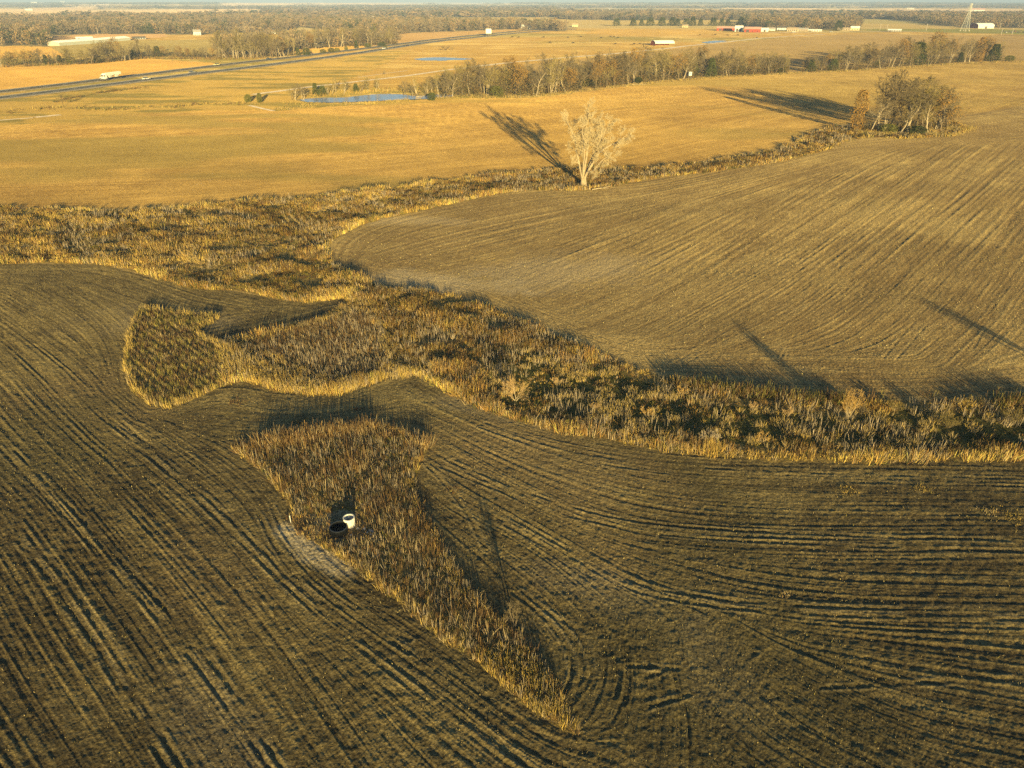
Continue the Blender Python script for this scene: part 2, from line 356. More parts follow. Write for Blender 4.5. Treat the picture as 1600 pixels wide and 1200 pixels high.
WOODS = [P2(q) for q in ([(-200,72),(0,73),(22,71),(78,73),(80,66),(74,58),(0,45),(-200,45)], [(74,55),(190,54),(310,54),(440,50),(470,42),(470,29),(150,29),(140,33),(60,32),(-200,31),(-200,45),(0,45)],
  [(425,90),(445,88),(460,80),(520,75),(620,69),(626,61),(530,60),(430,63),(340,70),(340,84),(400,84)], [(520,51),(620,54),(700,50),(800,46),(885,49),(885,43),(800,39),(700,37),(470,31),(470,42)],
  [(870,31),(990,33),(1200,34),(1200,28),(870,25)], [(1160,41),(1200,47.5),(1345,46),(1345,37),(1200,35),(1160,37)], [(1345,29),(1420,35),(1500,42.5),(1600,44),(1800,46),(1800,28),(1500,24),(1360,25)],
  [(533,19),(870,18),(870,12),(533,10.5)], [(450,27),(800,25),(870,22),(700,22.5),(450,24)])]
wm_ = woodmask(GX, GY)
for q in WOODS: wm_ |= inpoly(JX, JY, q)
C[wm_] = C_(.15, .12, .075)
def zone(pts, col, jit=True):
    global C
    p = P2(pts); m = inpoly(JX if jit else GX, JY if jit else GY, p); C[m] = C_(*col) * (0.85 + .3 * n1[m])[:, None]
zone([(737,108),(985,85),(1065,75),(1200,61),(1330,53),(1600,56),(1900,60),(1900,110),(1590,97),(1200,118),(900,150)], (.27,.185,.085))
zone([(1330,46),(1500,45),(1750,47),(1750,57),(1560,53),(1400,49.5)], (.17,.16,.05))
zone([(940,46),(1130,46),(1130,52),(1000,56),(900,52)], (.36,.23,.07))
zone([(-200,103),(0,103),(110,100),(190,94),(225,90),(280,95),(345,99),(215,118),(100,134),(0,146),(-200,170)], (.45,.27,.08))
zone([(-100,75),(20,72),(80,74),(112,86),(60,92),(-100,92)], (.45,.27,.08))
zone([(80,73),(200,63),(330,62),(340,88),(250,88),(100,88)], (.26,.20,.085))
zone([(85,56),(160,53),(260,53),(260,58),(190,62),(85,66)], (.38,.24,.13))
zone([(460,77),(560,71),(590,74),(520,84),(470,88)], (.45,.27,.08))
zone([(430,50),(520,52),(520,62),(430,62)], (.34,.24,.11))
zone([(625,52),(800,46),(840,42),(800,48),(700,59),(560,76),(600,68)], (.33,.21,.10))
zone([(-200,15),(400,14),(420,20),(150,23),(-200,20)], (.50,.35,.21))
zone([(300,41),(400,40),(400,48),(310,48)], (.36,.26,.15))
zone([(36,40),(95,39.5),(95,42),(36,42)], (.36,.30,.13))
zone([(410,56),(525,55),(525,62),(415,63)], (.40,.29,.13))
zone([(533,20.5),(800,20),(800,22),(560,23)], (.5,.36,.22))
zone([(340,7),(800,5),(800,8),(350,10)], (.5,.36,.26))
zone([(870,16),(1200,14),(1600,14),(1600,18),(1300,20),(1200,18),(900,19)], (.50,.34,.20))
zone([(1000,27),(1180,28),(1180,32),(1000,32)], (.34,.27,.15))
zone([(130,8.6),(170,8.6),(170,11),(128,11)], (.56,.42,.32))
# rough grass verge between the field and the highway
m = inpoly(JX, JY, P2([(-200,178),(0,155),(100,143),(230,126),(400,106),(500,94),(600,79),(640,80),(560,120),(500,135),(640,157),(500,168),(430,173),(300,173),(0,197),(-200,220)]))
C[m] = lerp(np.broadcast_to(C_(.35, .235, .075), C[m].shape), C_(.19, .15, .05), sstep(.46, .66, fbm(GX[m] / 30, GY[m] / 8, 91, 4)))
# ploughed fields
soil = C_(.108, .082, .046); straw = C_(.35, .265, .12)
m = m_field & ~m_way
res = .34 + .42 * (n1 - .5) * 2 + .38 * (n2 - .5) + .55 * (n3 - .5)
kf = lerp(np.broadcast_to(soil, C.shape), straw, np.clip(res + .15 * sa + .12 * sb, 0, 1))
f3c = lerp(np.broadcast_to(C_(0.26, .162, .062), C.shape), C_(.45, .295, .11), np.clip(.5 + .8 * (n1 - .5) + .5 * (n2 - .5) + .12 * sb + .18 * sa + .5 * (n3 - .5), 0, 1))
f3c = lerp(f3c, C_(.235, .175, .066), sstep(.48, .66, fbm(GX / 90, GY / 30, 95, 3)) * .8)
mid = lerp(np.broadcast_to(C_(.225, .155, .075), C.shape), C_(.42, .305, .14), np.clip(.40 + 1.0 * (n1 - .5) + .6 * (n2 - .5) + .6 * (n3 - .5) + .26 * sa + .12 * sb, 0, 1))
f3c = lerp(f3c, mid * C_(1.0, .98, .9), sstep(40, 230, GX + 60 * (n1 - .5)) * .85)
C[m] = mid[m]; C[m & m_f1] = kf[m & m_f1] * .92; C[m & m_f3] = f3c[m & m_f3] * C_(1.10, 1.08, .96)
# pale washed-out sediment beside the risers and pale ground near the fork of the waterway
def blob(px, py, r, asp=1.0, rot=0.0):
    p = at(px, py); dx, dy = GX - p[0], GY - p[1]; c_, s_ = math.cos(rot), math.sin(rot)
    return sstep(1.15, .35, np.hypot((dx * c_ + dy * s_) / r, (-dx * s_ + dy * c_) / (r * asp)) + .9 * (n2 - .5) + .4 * (n3 - .5))
for (px, py, r, asp, rot, k) in [(482,858,3.0,.5,-.75,.75),(525,882,2.6,.5,-.8,.6),(448,832,2.0,.6,-.8,.7),(570,838,.1,1,0,0),(960,925,9,.35,-.5,.22),(1120,1050,7,.5,-1.2,.16),(760,640,10,.2,-.4,.2),
                          (690,440,16,.35,-.2,.5),(880,425,22,.5,.2,.35),(640,345,16,.3,0,.3),(250,500,12,.6,0,.18),(330,1120,9,.35,-.8,.15),(700,560,0.1,1,0,0)]:
    if k: C = lerp(C, C_(.52, .42, .29), blob(px, py, r, asp, rot) * k * (m_field & ~m_way & ~(m_isl & ~m_clear)))
for q_ in ((840,740,15,.6,-.4,.42),(760,690,9,.5,-.4,.35),(1000,880,11,.4,-.5,.38),(330,900,9,.4,-.8,.25),(180,620,14,.6,-.3,.25)): C = lerp(C, C_(.30, .215, .11), blob(*q_[:5]) * q_[5] * m_f1)
dk = sstep(.55, .72, fbm(GX / 17, GY / 17, 103, 3)) * m_f1
C = lerp(C, C_(.10, .085, .045), dk * .45)
# ground under the standing grass
und = lerp(np.broadcast_to(C_(.20, .145, .055), C.shape), C_(.30, .21, .08), n2)
m = (m_way | m_isl); C[m] = und[m]
C[m_green] = lerp(np.broadcast_to(C_(.06, .065, .022), C[m_green].shape), C_(.13, .11, .04), n3[m_green])
m = m_clear; C[m] = lerp(np.broadcast_to(C_(.13, .095, .05), C[m].shape), C_(.30, .23, .14), sstep(.45, .6, n2[m]))
for pnd in (POND, POND2, POND3):
    c0 = pnd.mean(0); big = (pnd - c0) * 1.06 + c0
    C[inpoly(GX, GY, big)] = C_(.22, .17, .09)

# relief
Z = H(GX, GY)
amp = (m_field & ~m_way & ~m_isl) * 1.0
zf = .0148 * sa + .010 * sb * (1.4 * sstep(.40, .62, fbm(GX / 13, GY / 13, 160, 2))) + .07 * (fbm(GX / .55, GY / .55, 111, 2) - .5) * sstep(300, 120, D)
patchy = .55 + .9 * fbm(GX / 20, GY / 20, 115, 3)
Z = Z + zf * amp * np.where(m_f1, 1.1, np.where(m_f3, .35, .85)) * (1 + .7 * (1 - wn)) * patchy
near = (R < 130) & (np.abs(A) < 1.0)
zn = Z[near]; xn = GX[near]; yn = GY[near]; an = amp[near]; cn = C[near]
brk = lambda x, y: sstep(.38, .6, fbm(x / 3.5, y / 3.5, 140, 2))
for ti, t in enumerate(TRK):
    bb = (xn > t[:, 0].min() - 1) & (xn < t[:, 0].max() + 1) & (yn > t[:, 1].min() - 1) & (yn < t[:, 1].max() + 1)
    if not bb.any(): continue
    d = dist_poly(xn[bb], yn[bb], t)
    zn[bb] += an[bb] * (brk(xn[bb], yn[bb]) if ti > 6 else .85) * (1 if t[:, 1].mean() < 66 else .5) * (-.045 * np.exp(-(d / .15) ** 2) + .030 * np.exp(-((d - .30) / .12) ** 2))
    cn[bb] = lerp(cn[bb], C_(.46, .36, .20), (.30 if t[:, 1].mean() < 66 else .18) * brk(xn[bb], yn[bb]) * an[bb] * np.exp(-((d - .34) / .10) ** 2))
Z[near] = zn; C[near] = cn
for pnd, dep in ((POND, .8), (POND2, .6), (POND3, .5)):
    m = inpoly(GX, GY, pnd); Z[m] -= dep
nr, na = GX.shape
V = np.stack([GX, GY, Z], -1).reshape(-1, 3)
ii, jj = np.mgrid[0:nr - 1, 0:na]; j2 = (jj + 1) % na
quads = np.stack([ii * na + jj, ii * na + j2, (ii + 1) * na + j2, (ii + 1) * na + jj], -1).reshape(-1, 4)[:, ::-1]
V = np.vstack([V, [[0, 0, float(H(0, 0))]]]); c0 = nr * na; k = np.arange(na)
tris = np.stack([np.full(na, c0), (k + 1) % na, k], -1)
C = C * C_(.99, .995, .87); cols = np.vstack([np.clip(C.reshape(-1, 3), .02, .8), [[.15, .1, .05]]])
gm = bpy.data.materials.new('ground_soil'); gm.use_nodes = True; t = gm.node_tree; N = t.nodes; b = N['Principled BSDF']
b.inputs['Roughness'].default_value = 1; b.inputs['Specular IOR Level'].default_value = 0.05; b.inputs['Diffuse Roughness'].default_value = 1.0
a = N.new('ShaderNodeAttribute'); a.attribute_name = 'Col'; tc = N.new('ShaderNodeTexCoord')
def nnode(scale, det, lo, hi, o0, o1, vec=None):
    z = N.new('ShaderNodeTexNoise'); z.inputs['Scale'].default_value = scale; z.inputs['Detail'].default_value = det; z.inputs['Roughness'].default_value = .65
    t.links.new(vec or tc.outputs['Object'], z.inputs['Vector'])
    r = N.new('ShaderNodeMapRange'); r.inputs[1].default_value = lo; r.inputs[2].default_value = hi; r.inputs[3].default_value = o0; r.inputs[4].default_value = o1
    t.links.new(z.outputs[0], r.inputs[0]); return z, r
z1, r1 = nnode(4.5, 6, .34, .66, .42, 1.65); z2, r2 = nnode(.05, 6, .3, .7, .88, 1.14)
mm = N.new('ShaderNodeMath'); mm.operation = 'MULTIPLY'; t.links.new(r1.outputs[0], mm.inputs[0]); t.links.new(r2.outputs[0], mm.inputs[1])
sc_ = N.new('ShaderNodeVectorMath'); sc_.operation = 'SCALE'; t.links.new(a.outputs['Color'], sc_.inputs[0]); t.links.new(mm.outputs[0], sc_.inputs['Scale'])
t.links.new(sc_.outputs[0], b.inputs['Base Color'])
zb, rb = nnode(3.4, 6, 0, 1, 0, 1); bp = N.new('ShaderNodeBump'); bp.inputs['Strength'].default_value = .9; bp.inputs['Distance'].default_value = .14
t.links.new(zb.outputs[0], bp.inputs['Height']); t.links.new(bp.outputs[0], b.inputs['Normal'])
g = mk('ground', V, [quads, tris], gm, cols=cols, smooth_=True); tag(g, kind='structure')
del V, quads

# (far fields keep their colour outside the woods)
# ------------------------------------------------------------------ water
def water_mat():
    m = bpy.data.materials.new('pond_water'); m.use_nodes = True; t = m.node_tree; b = t.nodes['Principled BSDF']
    b.inputs['Base Color'].default_value = (.48, .55, .62, 1); b.inputs['Roughness'].default_value = .2; b.inputs['IOR'].default_value = 1.33
    z = t.nodes.new('ShaderNodeTexNoise'); z.inputs['Scale'].default_value = 1.2; tc = t.nodes.new('ShaderNodeTexCoord'); t.links.new(tc.outputs['Object'], z.inputs['Vector'])
    bp = t.nodes.new('ShaderNodeBump'); bp.inputs['Strength'].default_value = .12; bp.inputs['Distance'].default_value = .05
    t.links.new(z.outputs[0], bp.inputs['Height']); t.links.new(bp.outputs[0], b.inputs['Normal']); return m
WM = water_mat()
for pnd, nm in ((POND, 'pond'), (POND2, 'farm_pond'), (POND3, 'pasture_pond')):
    c0 = pnd.mean(0); q = (pnd - c0) * 1.03 + c0; z = float(np.mean(H(q[:, 0], q[:, 1]))) - .12
    v = np.column_stack([q, np.full(len(q), z)]); o = mk(nm, np.vstack([v, [[c0[0], c0[1], z]]]), [np.array([(k, (k + 1) % len(q), len(q)) for k in range(len(q))])], WM)
    tag(o, kind='structure')

# ------------------------------------------------------------------ roads
def ribbon(name, px, width, m, lift=.12, step=12.0, off=0.0, n=3):
    p = smooth(P2(px), 3); d = np.diff(p, axis=0); L = np.concatenate([[0], np.cumsum(np.hypot(d[:, 0], d[:, 1]))])
    s = np.arange(0, L[-1], step); q = np.column_stack([np.interp(s, L, p[:, 0]), np.interp(s, L, p[:, 1])])
    for _ in range(int(60 / step) * 3):
        q[1:-1] = (q[:-2] + q[1:-1] * 2 + q[2:]) / 4
    tg = np.gradient(q, axis=0); tg /= np.hypot(tg[:, 0], tg[:, 1])[:, None]; nn = np.column_stack([-tg[:, 1], tg[:, 0]])
    us = np.linspace(-.5, .5, n); vv = []
    for u in us:
        r = q + nn * (u * width + off); vv.append(np.column_stack([r, H(q[:, 0], q[:, 1]) + lift]))
    v = np.stack(vv, 1).reshape(-1, 3); k = np.arange(len(q) - 1)[:, None] * n + np.arange(n - 1)[None]
    k = k.ravel(); f = np.stack([k, k + n, k + n + 1, k + 1], -1)[:, ::-1]
    return tag(mk(name, v, [f], m), kind='structure'), q, nn
ASPH = mat('asphalt', (.070, .068, .066), .9, .25, .25); SHLD = mat('shoulder_gravel', (.36, .30, .21), 1, .2, .4)
WHT = mat('road_paint', (.72, .70, .62), .7, .1, 1); YEL = mat('road_paint_yellow', (.6, .42, .05), .7, .1, 1); GRAV = mat('gravel', (.50, .42, .33), 1, .3, .5)
RW_FAR = [(-260,168),(-100,154),(0,144.5),(100,133),(155,126),(215,118),(335,103),(400,96),(500,84.5),(625,69),(700,59.5),(755,54),(800,49.5),(850,45.5),(900,43.5)]
RW_NEAR = [(-260,180),(-100,165.5),(0,154.5),(92,142.5),(227,125),(400,104.5),(500,91.5),(600,77),(675,65),(762,56.5),(800,52.5),(850,48),(900,46)]
for nm, pts, so_ in (('highway_far_lanes', RW_FAR, 1), ('highway_near_lanes', RW_NEAR, 1)):
    ribbon('road_shoulder', pts, 15.5, SHLD, .22); _, q, nn = ribbon('road', pts, 11.0, ASPH, .30)
    for off, w_, m_ in ((3.9, .35, WHT), (-3.9, .35, YEL if nm.endswith('far_lanes') else WHT)):
        ribbon('road_markings', pts, w_, m_, .34, off=off, n=2)
    v = []; f = []
    for i in range(0, len(q) - 1, 1):      # dashed centre line
        a = q[i]; b = q[i] + (q[i + 1] - q[i]) * .33; z = float(H(*a)) + .34; n_ = nn[i] * .14; k = len(v)
        v += [(*(a - n_), z), (*(b - n_), z), (*(b + n_), z), (*(a + n_), z)]; f.append((k, k + 1, k + 2, k + 3))
    tag(mk('road_markings', v, [f], WHT), kind='structure')
for pts, w_ in (([(-40,191),(0,189),(30,186.5),(62,183.5)], 2.2), ([(55,183.5),(80,180.5),(105,179)], 3.6), ([(395,148),(420,144.5),(450,142.2),(490,134),(535,130),(600,124),(650,116),(737,105)], 4.5),
                ([(737,105),(800,97),(900,89),(987,81.5),(1040,76),(1100,69),(1150,64),(1200,58.5),(1290,53.5)], 7.0), ([(1180,51.5),(1290,50),(1390,49.5),(1450,49)], 9.0), ([(1560,54.5),(1620,57),(1800,64)], 6.0),
                ([(560,121),(620,112),(640,110)], 1.5), ([(390,165),(400,171),(432,174)], 2.0)):
    ribbon('path', pts, w_, GRAV if w_ != 6.0 else ASPH, .10, step=5)

# ------------------------------------------------------------------ grass, weeds and standing stalks: many separate blades
GRASS = mat('dry_grass', (0, 0, 0), .9, .15, 3.0, .1, attr=True, drough=.5)
def blades(name, pos, h, nb, spread, width, lean, col, seed, cj=.25, mat_=None, taper=.35):
    rng = np.random.default_rng(seed); n = len(pos)
    i = np.repeat(np.arange(n), nb); m = len(i)
    az = rng.uniform(0, 2 * np.pi, m); rad = spread * np.sqrt(rng.random(m)) * (h[i] if np.ndim(h) else 1)
    bx = pos[i, 0] + rad * np.cos(az); by = pos[i, 1] + rad * np.sin(az)
    bz = H(bx, by) - .03
    hh = h[i] * rng.uniform(.55, 1.12, m); ln = np.abs(rng.normal(0, lean, m)) * hh
    tx = bx + ln * np.cos(az) ; ty = by + ln * np.sin(az); tz = bz + np.sqrt(np.maximum(hh ** 2 - ln ** 2, .05 * hh ** 2))
    wa = rng.uniform(0, np.pi, m); ww = (width[i] if np.ndim(width) else width) * rng.uniform(.6, 1.4, m) / 2
    wx, wy = np.cos(wa) * ww, np.sin(wa) * ww
    v = np.empty((m, 4, 3)); v[:, 0] = np.stack([bx - wx, by - wy, bz], -1); v[:, 1] = np.stack([bx + wx, by + wy, bz], -1)
    v[:, 2] = np.stack([tx + wx * taper, ty + wy * taper, tz], -1); v[:, 3] = np.stack([tx - wx * taper, ty - wy * taper, tz], -1)
    c = col[i] * (1 + cj * rng.normal(0, 1, (m, 1))); c = np.clip(c, .015, .75)
    o = mk(name, v.reshape(-1, 3), [np.arange(4 * m).reshape(m, 4)], mat_ or GRASS, cols=np.repeat(c, 4, 0))
    return tag(o, kind='stuff')
def scatter(poly, dens, seed, reject=()):
    rng = np.random.default_rng(seed); a, b = poly.min(0), poly.max(0); n = int((b - a).prod() * dens)
    p = rng.uniform(a, b, (n, 2)); k = inpoly(p[:, 0], p[:, 1], poly)
    for r in reject: k &= ~inpoly(p[:, 0], p[:, 1], r)
    return p[k]
GOLD, TAN, RUST, OLIVE, DKG, BRN, GREY = C_(.50,.365,.11), C_(.41,.32,.17), C_(.33,.205,.07), C_(.25,.215,.06), C_(.075,.085,.026), C_(.17,.105,.05), C_(.33,.27,.19)
def mixc(cs, w_, rng):      # pick one colour per plant with weights (n,k)
    w_ = np.clip(w_, 1e-4, None); cw = np.cumsum(w_ / w_.sum(1, keepdims=True), 1); r = rng.random((len(w_), 1))
    return np.array(cs)[(r > cw).sum(1).clip(0, len(cs) - 1)]
DRAINS = [P2(smooth(q, 2)) for q in ([(0,372),(100,378),(200,376),(300,392),(400,408),(480,432)], [(400,330),(450,357),(490,392),(540,440),(600,480)], [(560,457),(640,474),(700,512),(760,532)],
          [(960,287),(1100,263),(1200,249),(1260,222),(1330,208),(1400,203)], [(0,352),(200,362),(330,382)], [(590,500),(640,530),(700,560)], [(520,342),(640,315),(760,293),(850,284)])]
WREST = [PATCH]
rng = np.random.default_rng(5)
p = scatter(WATERWAY, 9.0, 7, (PATCH, CORN2))
Dp = np.hypot(p[:, 0], p[:, 1]); keep = rng.random(len(p)) < np.clip(120 / Dp, .30, 1) ** 1.2; p = p[keep]; Dp = Dp[keep]
edge = dist_poly(p[:, 0], p[:, 1], np.vstack([WATERWAY, WATERWAY[:1]]))
dr = np.min([dist_poly(p[:, 0], p[:, 1], q) for q in DRAINS], axis=0)
ing = inpoly(p[:, 0] + 3 * (fbm(p[:, 0] / 3, p[:, 1] / 3, 200, 2) - .5), p[:, 1] + 3 * (fbm(p[:, 0] / 3, p[:, 1] / 3, 204, 2) - .5), GREEN)
a1 = fbm(p[:, 0] / 9, p[:, 1] / 6, 210, 3); a2 = fbm(p[:, 0] / 3, p[:, 1] / 3, 214, 3); a3 = fbm(p[:, 0] / 14, p[:, 1] / 8, 218, 3); a4 = fbm(p[:, 0] / 1.6, p[:, 1] / 1.6, 222, 2); a5 = fbm(p[:, 0] / 4.5, p[:, 1] / 2.6, 226, 3); pk = sstep(.52, .60, a5) * (1 - .55 * sstep(0, -25, p[:, 0]))
drn = sstep(3.2, .6, dr + 2.0 * (a2 - .5)) * sstep(.2, 2.0, edge)
left = sstep(-5, -25, p[:, 0]); midx = sstep(-12, 0, p[:, 0]) * sstep(34, 20, p[:, 0])
wts = np.stack([.25 + .9 * sstep(.5, .42, a5) + 1.6 * sstep(2.2, .4, edge) * sstep(.38, .55, a4) + .9 * left * sstep(.45, .6, a1), .3 + 1.0 * sstep(.5, .62, a3), .2 + 1.0 * sstep(.5, .56, a2) + 1.6 * sstep(.52, .62, a1) * midx, .15 + .9 * left * sstep(.5, .38, a1) + .3 * ing,
                .06 + 1.3 * pk + 1.6 * ing + .5 * drn + .25 * left * sstep(.5, .62, a2), .2 + 2.0 * pk + 1.9 * drn, .15 + .8 * sstep(.58, .46, a3) * midx], 1)
col = mixc([GOLD, TAN, RUST, OLIVE, DKG, BRN, GREY], wts, rng) * (.80 + .25 * sstep(3.0, .6, edge) + .30 * sstep(.5, .62, a1))[:, None] * C_(1.02, .98, .88)
hgt = (.40 + 1.7 * (a2 - .42) + 1.0 * (a1 - .47) + .12 * pk) * (1 + .35 * drn) * np.where(ing & (a4 < .56), .42, 1) 
hgt = np.clip(hgt + .30 * sstep(2.0, .4, edge) * sstep(.35, .6, a4), .12, 1.5)
tuft = ing & (a4 > .60); col[tuft] = np.where(rng.random((tuft.sum(), 1)) < .6, TAN, GOLD); hgt[tuft] = .65
gap = (rng.random(len(p)) < np.where(ing, .25, .12) + .5 * sstep(.42, .34, a4)); p, hgt, col, Dp = p[~gap], hgt[~gap], col[~gap], Dp[~gap]
wd = .022 + .00030 * Dp
print('way tufts', len(p))
blades('tall_grass', p, hgt, 10, .55, wd, .52, col, 11, cj=.3)
# thinner seed stalks standing above the grass
q = scatter(WATERWAY, 1.3, 17, (PATCH,)); q = q[rng.random(len(q)) < np.clip(90 / np.hypot(q[:, 0], q[:, 1]), .2, 1)]
qa = fbm(q[:, 0] / 7, q[:, 1] / 7, 230, 3); q = q[qa > .46]
blades('seed_stalks', q, np.full(len(q), 1.15), 4, .25, .03 + .00022 * np.hypot(q[:, 0], q[:, 1]), .22, np.tile(GREY * 1.15, (len(q), 1)), 19, cj=.3)
# unharvested corn left standing in rows
def corn(name, poly, dx, dy, seed, h, drop=.12, spacing=.76, inrow=.22, cols_=(TAN, GREY, RUST, BRN), cw=(.45, .25, .15, .15), hvar=.22, reject=()):
    rng = np.random.default_rng(seed); L = math.hypot(dx, dy); ux, uy = dx / L, dy / L
    c0 = poly.mean(0); r = np.hypot(*(poly - c0).T).max(); s = np.arange(-r, r, inrow); t_ = np.arange(-r, r, spacing)
    S, T = np.meshgrid(s, t_); S = S + rng.normal(0, .07, S.shape); T = T + rng.normal(0, .035, T.shape) + .5 * (fbm(S / 9, T / 40, seed, 2) - .5)
    q = np.column_stack([(c0[0] + S * ux - T * uy).ravel(), (c0[1] + S * uy + T * ux).ravel()])
    k = inpoly(q[:, 0], q[:, 1], poly) & (rng.random(len(q)) > drop)
    for rj in reject: k &= ~inpoly(q[:, 0], q[:, 1], rj)
    q = q[k]; n_ = fbm(q[:, 0] / 4, q[:, 1] / 4, seed + 3, 3)
    col = mixc(cols_, np.tile(cw, (len(q), 1)) * np.stack([np.ones(len(q)), np.ones(len(q)), 1 + 3 * sstep(.5, .6, n_), 1 + 3 * sstep(.5, .4, n_)], 1), rng)
    Dq = np.hypot(q[:, 0], q[:, 1]); hh = np.clip(h * (1 + 1.2 * (n_ - .5)) * rng.uniform(1 - hvar, 1 + hvar, len(q)), .3, 2)
    blades(name, q, hh, 1, .05, .024 + .00014 * Dq, .16, col, seed + 1, cj=.22, taper=.7)
    blades(name, q, hh * .80, 6, .14, .030 + .00018 * Dq, .65, col * .95, seed + 2, cj=.35, taper=.2)
    return q
RD = at(560, 960)[:2] - at(0, 470)[:2]
corn('corn_stalks', PATCH, RD[0], RD[1], 31, .76, spacing=.95, inrow=.18, drop=.28, cols_=(GOLD, TAN, OLIVE, BRN), cw=(.25, .2, .25, .3))
corn('corn_stalks', CORN2, RD[0] * 1.0, RD[1] * .75, 41, .85, spacing=1.0, inrow=.15, cols_=(TAN, GREY, BRN, RUST), cw=(.3, .25, .3, .15), drop=.2)
corn('corn_stalks', CORN3, RD[0] * .6, RD[1] * 1.2, 45, .8, cols_=(TAN, GOLD, BRN, RUST), inrow=.3, spacing=1.5)
CLR2 = (CLEAR - CLEAR.mean(0)) * 1.02 + CLEAR.mean(0)
corn('corn_stalks', ISLAND, 1.0, -.42, 51, 1.22, drop=.22, hvar=.35, reject=(CLR2,), cols_=(TAN, RUST, BRN, GREY), cw=(.3, .1, .42, .2))
def strip(px, half, dens, seed, h, cs, cw, wd=.10):
    l = P2(px); rg = np.random.default_rng(seed); d = np.diff(l, axis=0); L = np.hypot(d[:, 0], d[:, 1]); n = int(L.sum() * 2 * half * dens)
    k = rg.choice(len(L), n, p=L / L.sum()); q = l[k] + d[k] * rg.random((n, 1)); nn = np.column_stack([-d[k, 1], d[k, 0]]) / L[k][:, None]; q = q + nn * rg.normal(0, half * .6, (n, 1))
    for pnd in (POND, POND2): q = q[~inpoly(q[:, 0], q[:, 1], pnd)]
    a_ = fbm(q[:, 0] / 6, q[:, 1] / 6, seed, 3); q = q[a_ > .42]
    return blades('tall_grass', q, h * rg.uniform(.6, 1.3, len(q)), 5, .6, wd, .4, mixc(cs, np.tile(cw, (len(q), 1)), rg), seed + 1)
def edge_grass(poly, width, dens, seed, h, cs, cw, reject=(), bl=8, name='tall_grass', gapk=0.0):
    q = scatter(poly, dens, seed, reject); e = dist_poly(q[:, 0], q[:, 1], np.vstack([poly, poly[:1]])); rg = np.random.default_rng(seed)
    k = rg.random(len(q)) < sstep(width, width * .3, e) + gapk; q = q[k]; n_ = fbm(q[:, 0] / 3, q[:, 1] / 3, seed, 3)
    hh = h * (.55 + .9 * n_); return blades(name, q, hh, bl, .35, .02 + .00022 * np.hypot(q[:, 0], q[:, 1]), .35, mixc(cs, np.tile(cw, (len(q), 1)), rg), seed + 1)
edge_grass(PATCH, 50, 3, 60, .7, (BRN, OLIVE, TAN), (.5, .25, .25), gapk=.6)
edge_grass(PATCH, .8, 6, 61, .9, (GOLD, TAN, OLIVE), (.7, .2, .1))
edge_grass(CORN2, 1.2, 6, 62, .8, (GOLD, TAN, OLIVE), (.6, .3, .1))
SW = P2([(345,540),(395,560),(420,575),(470,592),(520,602),(590,590),(640,578),(640,590),(600,596),(530,617),(480,617),(440,612),(400,600),(375,592),(352,600)])
edge_grass(SW, 50, 6, 63, 1.15, (GOLD, TAN, RUST, GREY), (.55, .25, .12, .08), gapk=.7)
edge_grass(ISLAND, 1.0, 7, 64, .7, (GOLD, TAN, RUST, BRN), (.35, .3, .2, .15), (CLR2,))
edge_grass(ISLAND, 1.0, 5, 65, .40, (OLIVE, RUST, BRN, DKG), (.3, .25, .3, .15), (CLR2,), gapk=1)
strip([(362,701),(420,692),(500,681),(560,671),(612,668),(648,683),(664,700)], .8, 26, 164, 1.15, (TAN, RUST, BRN), (.3, .25, .45), .05)
strip([(1050,598),(1150,613),(1250,625),(1330,628),(1450,629),(1600,631),(1800,634)], .9, 16, 165, 1.15, (OLIVE, BRN, DKG), (.3, .5, .2), .06)
TAIL = P2([(740,1015),(790,1010),(830,1020),(862,1060),(885,1105),(905,1150),(870,1135),(830,1105),(785,1072),(745,1036)])
edge_grass(TAIL, 50, 9, 66, .62, (C_(.56,.40,.10), GOLD, OLIVE), (.5, .35, .15), gapk=.0)
edge_grass((CLEAR - CLEAR.mean(0)) * 1.12 + CLEAR.mean(0), 1.1, 5, 67, .32, (RUST, GOLD, BRN), (.4, .35, .25))
q = scatter(CLEAR, 14, 68); q = q[np.hypot(*(q - at(546.5, 821)[:2]).T) > .6]; q = q[np.hypot(*(q - at(530, 832)[:2]).T) > .85]; rg = np.random.default_rng(69)
blades('crushed_stalks', q, rg.uniform(.12, .62, len(q)), 5, .6, .035, .9, mixc((RUST, TAN, BRN, OLIVE), np.tile((.3, .25, .3, .15), (len(q), 1)), rg), 70, cj=.25)
for k_, (px_, py_, r_, cs_) in enumerate([(1325,766,1.1,GOLD),(1440,764,1.0,GOLD),(1585,808,1.6,GOLD),(1545,800,.9,TAN),(470,656,1.6,DKG),(370,628,1.2,BRN),(708,766,.9,BRN),(1225,930,.5,TAN),(815,655,.6,RUST),(560,640,.8,BRN)]):  # gold tufts and dark debris; brown blades stand in for a dark dimple
    rg = np.random.default_rng(900 + k_); c_ = at(px_, py_)[:2]; q = c_ + rg.normal(0, r_ * .5, (int(60 * r_), 2)) * [1, .8]
    blades('field_patch', q, rg.uniform(.08, .32, len(q)), 5, .5, .035, .8, mixc((cs_, OLIVE, BRN), np.tile((.7, .15, .15), (len(q), 1)), rg), 920 + k_, cj=.3)
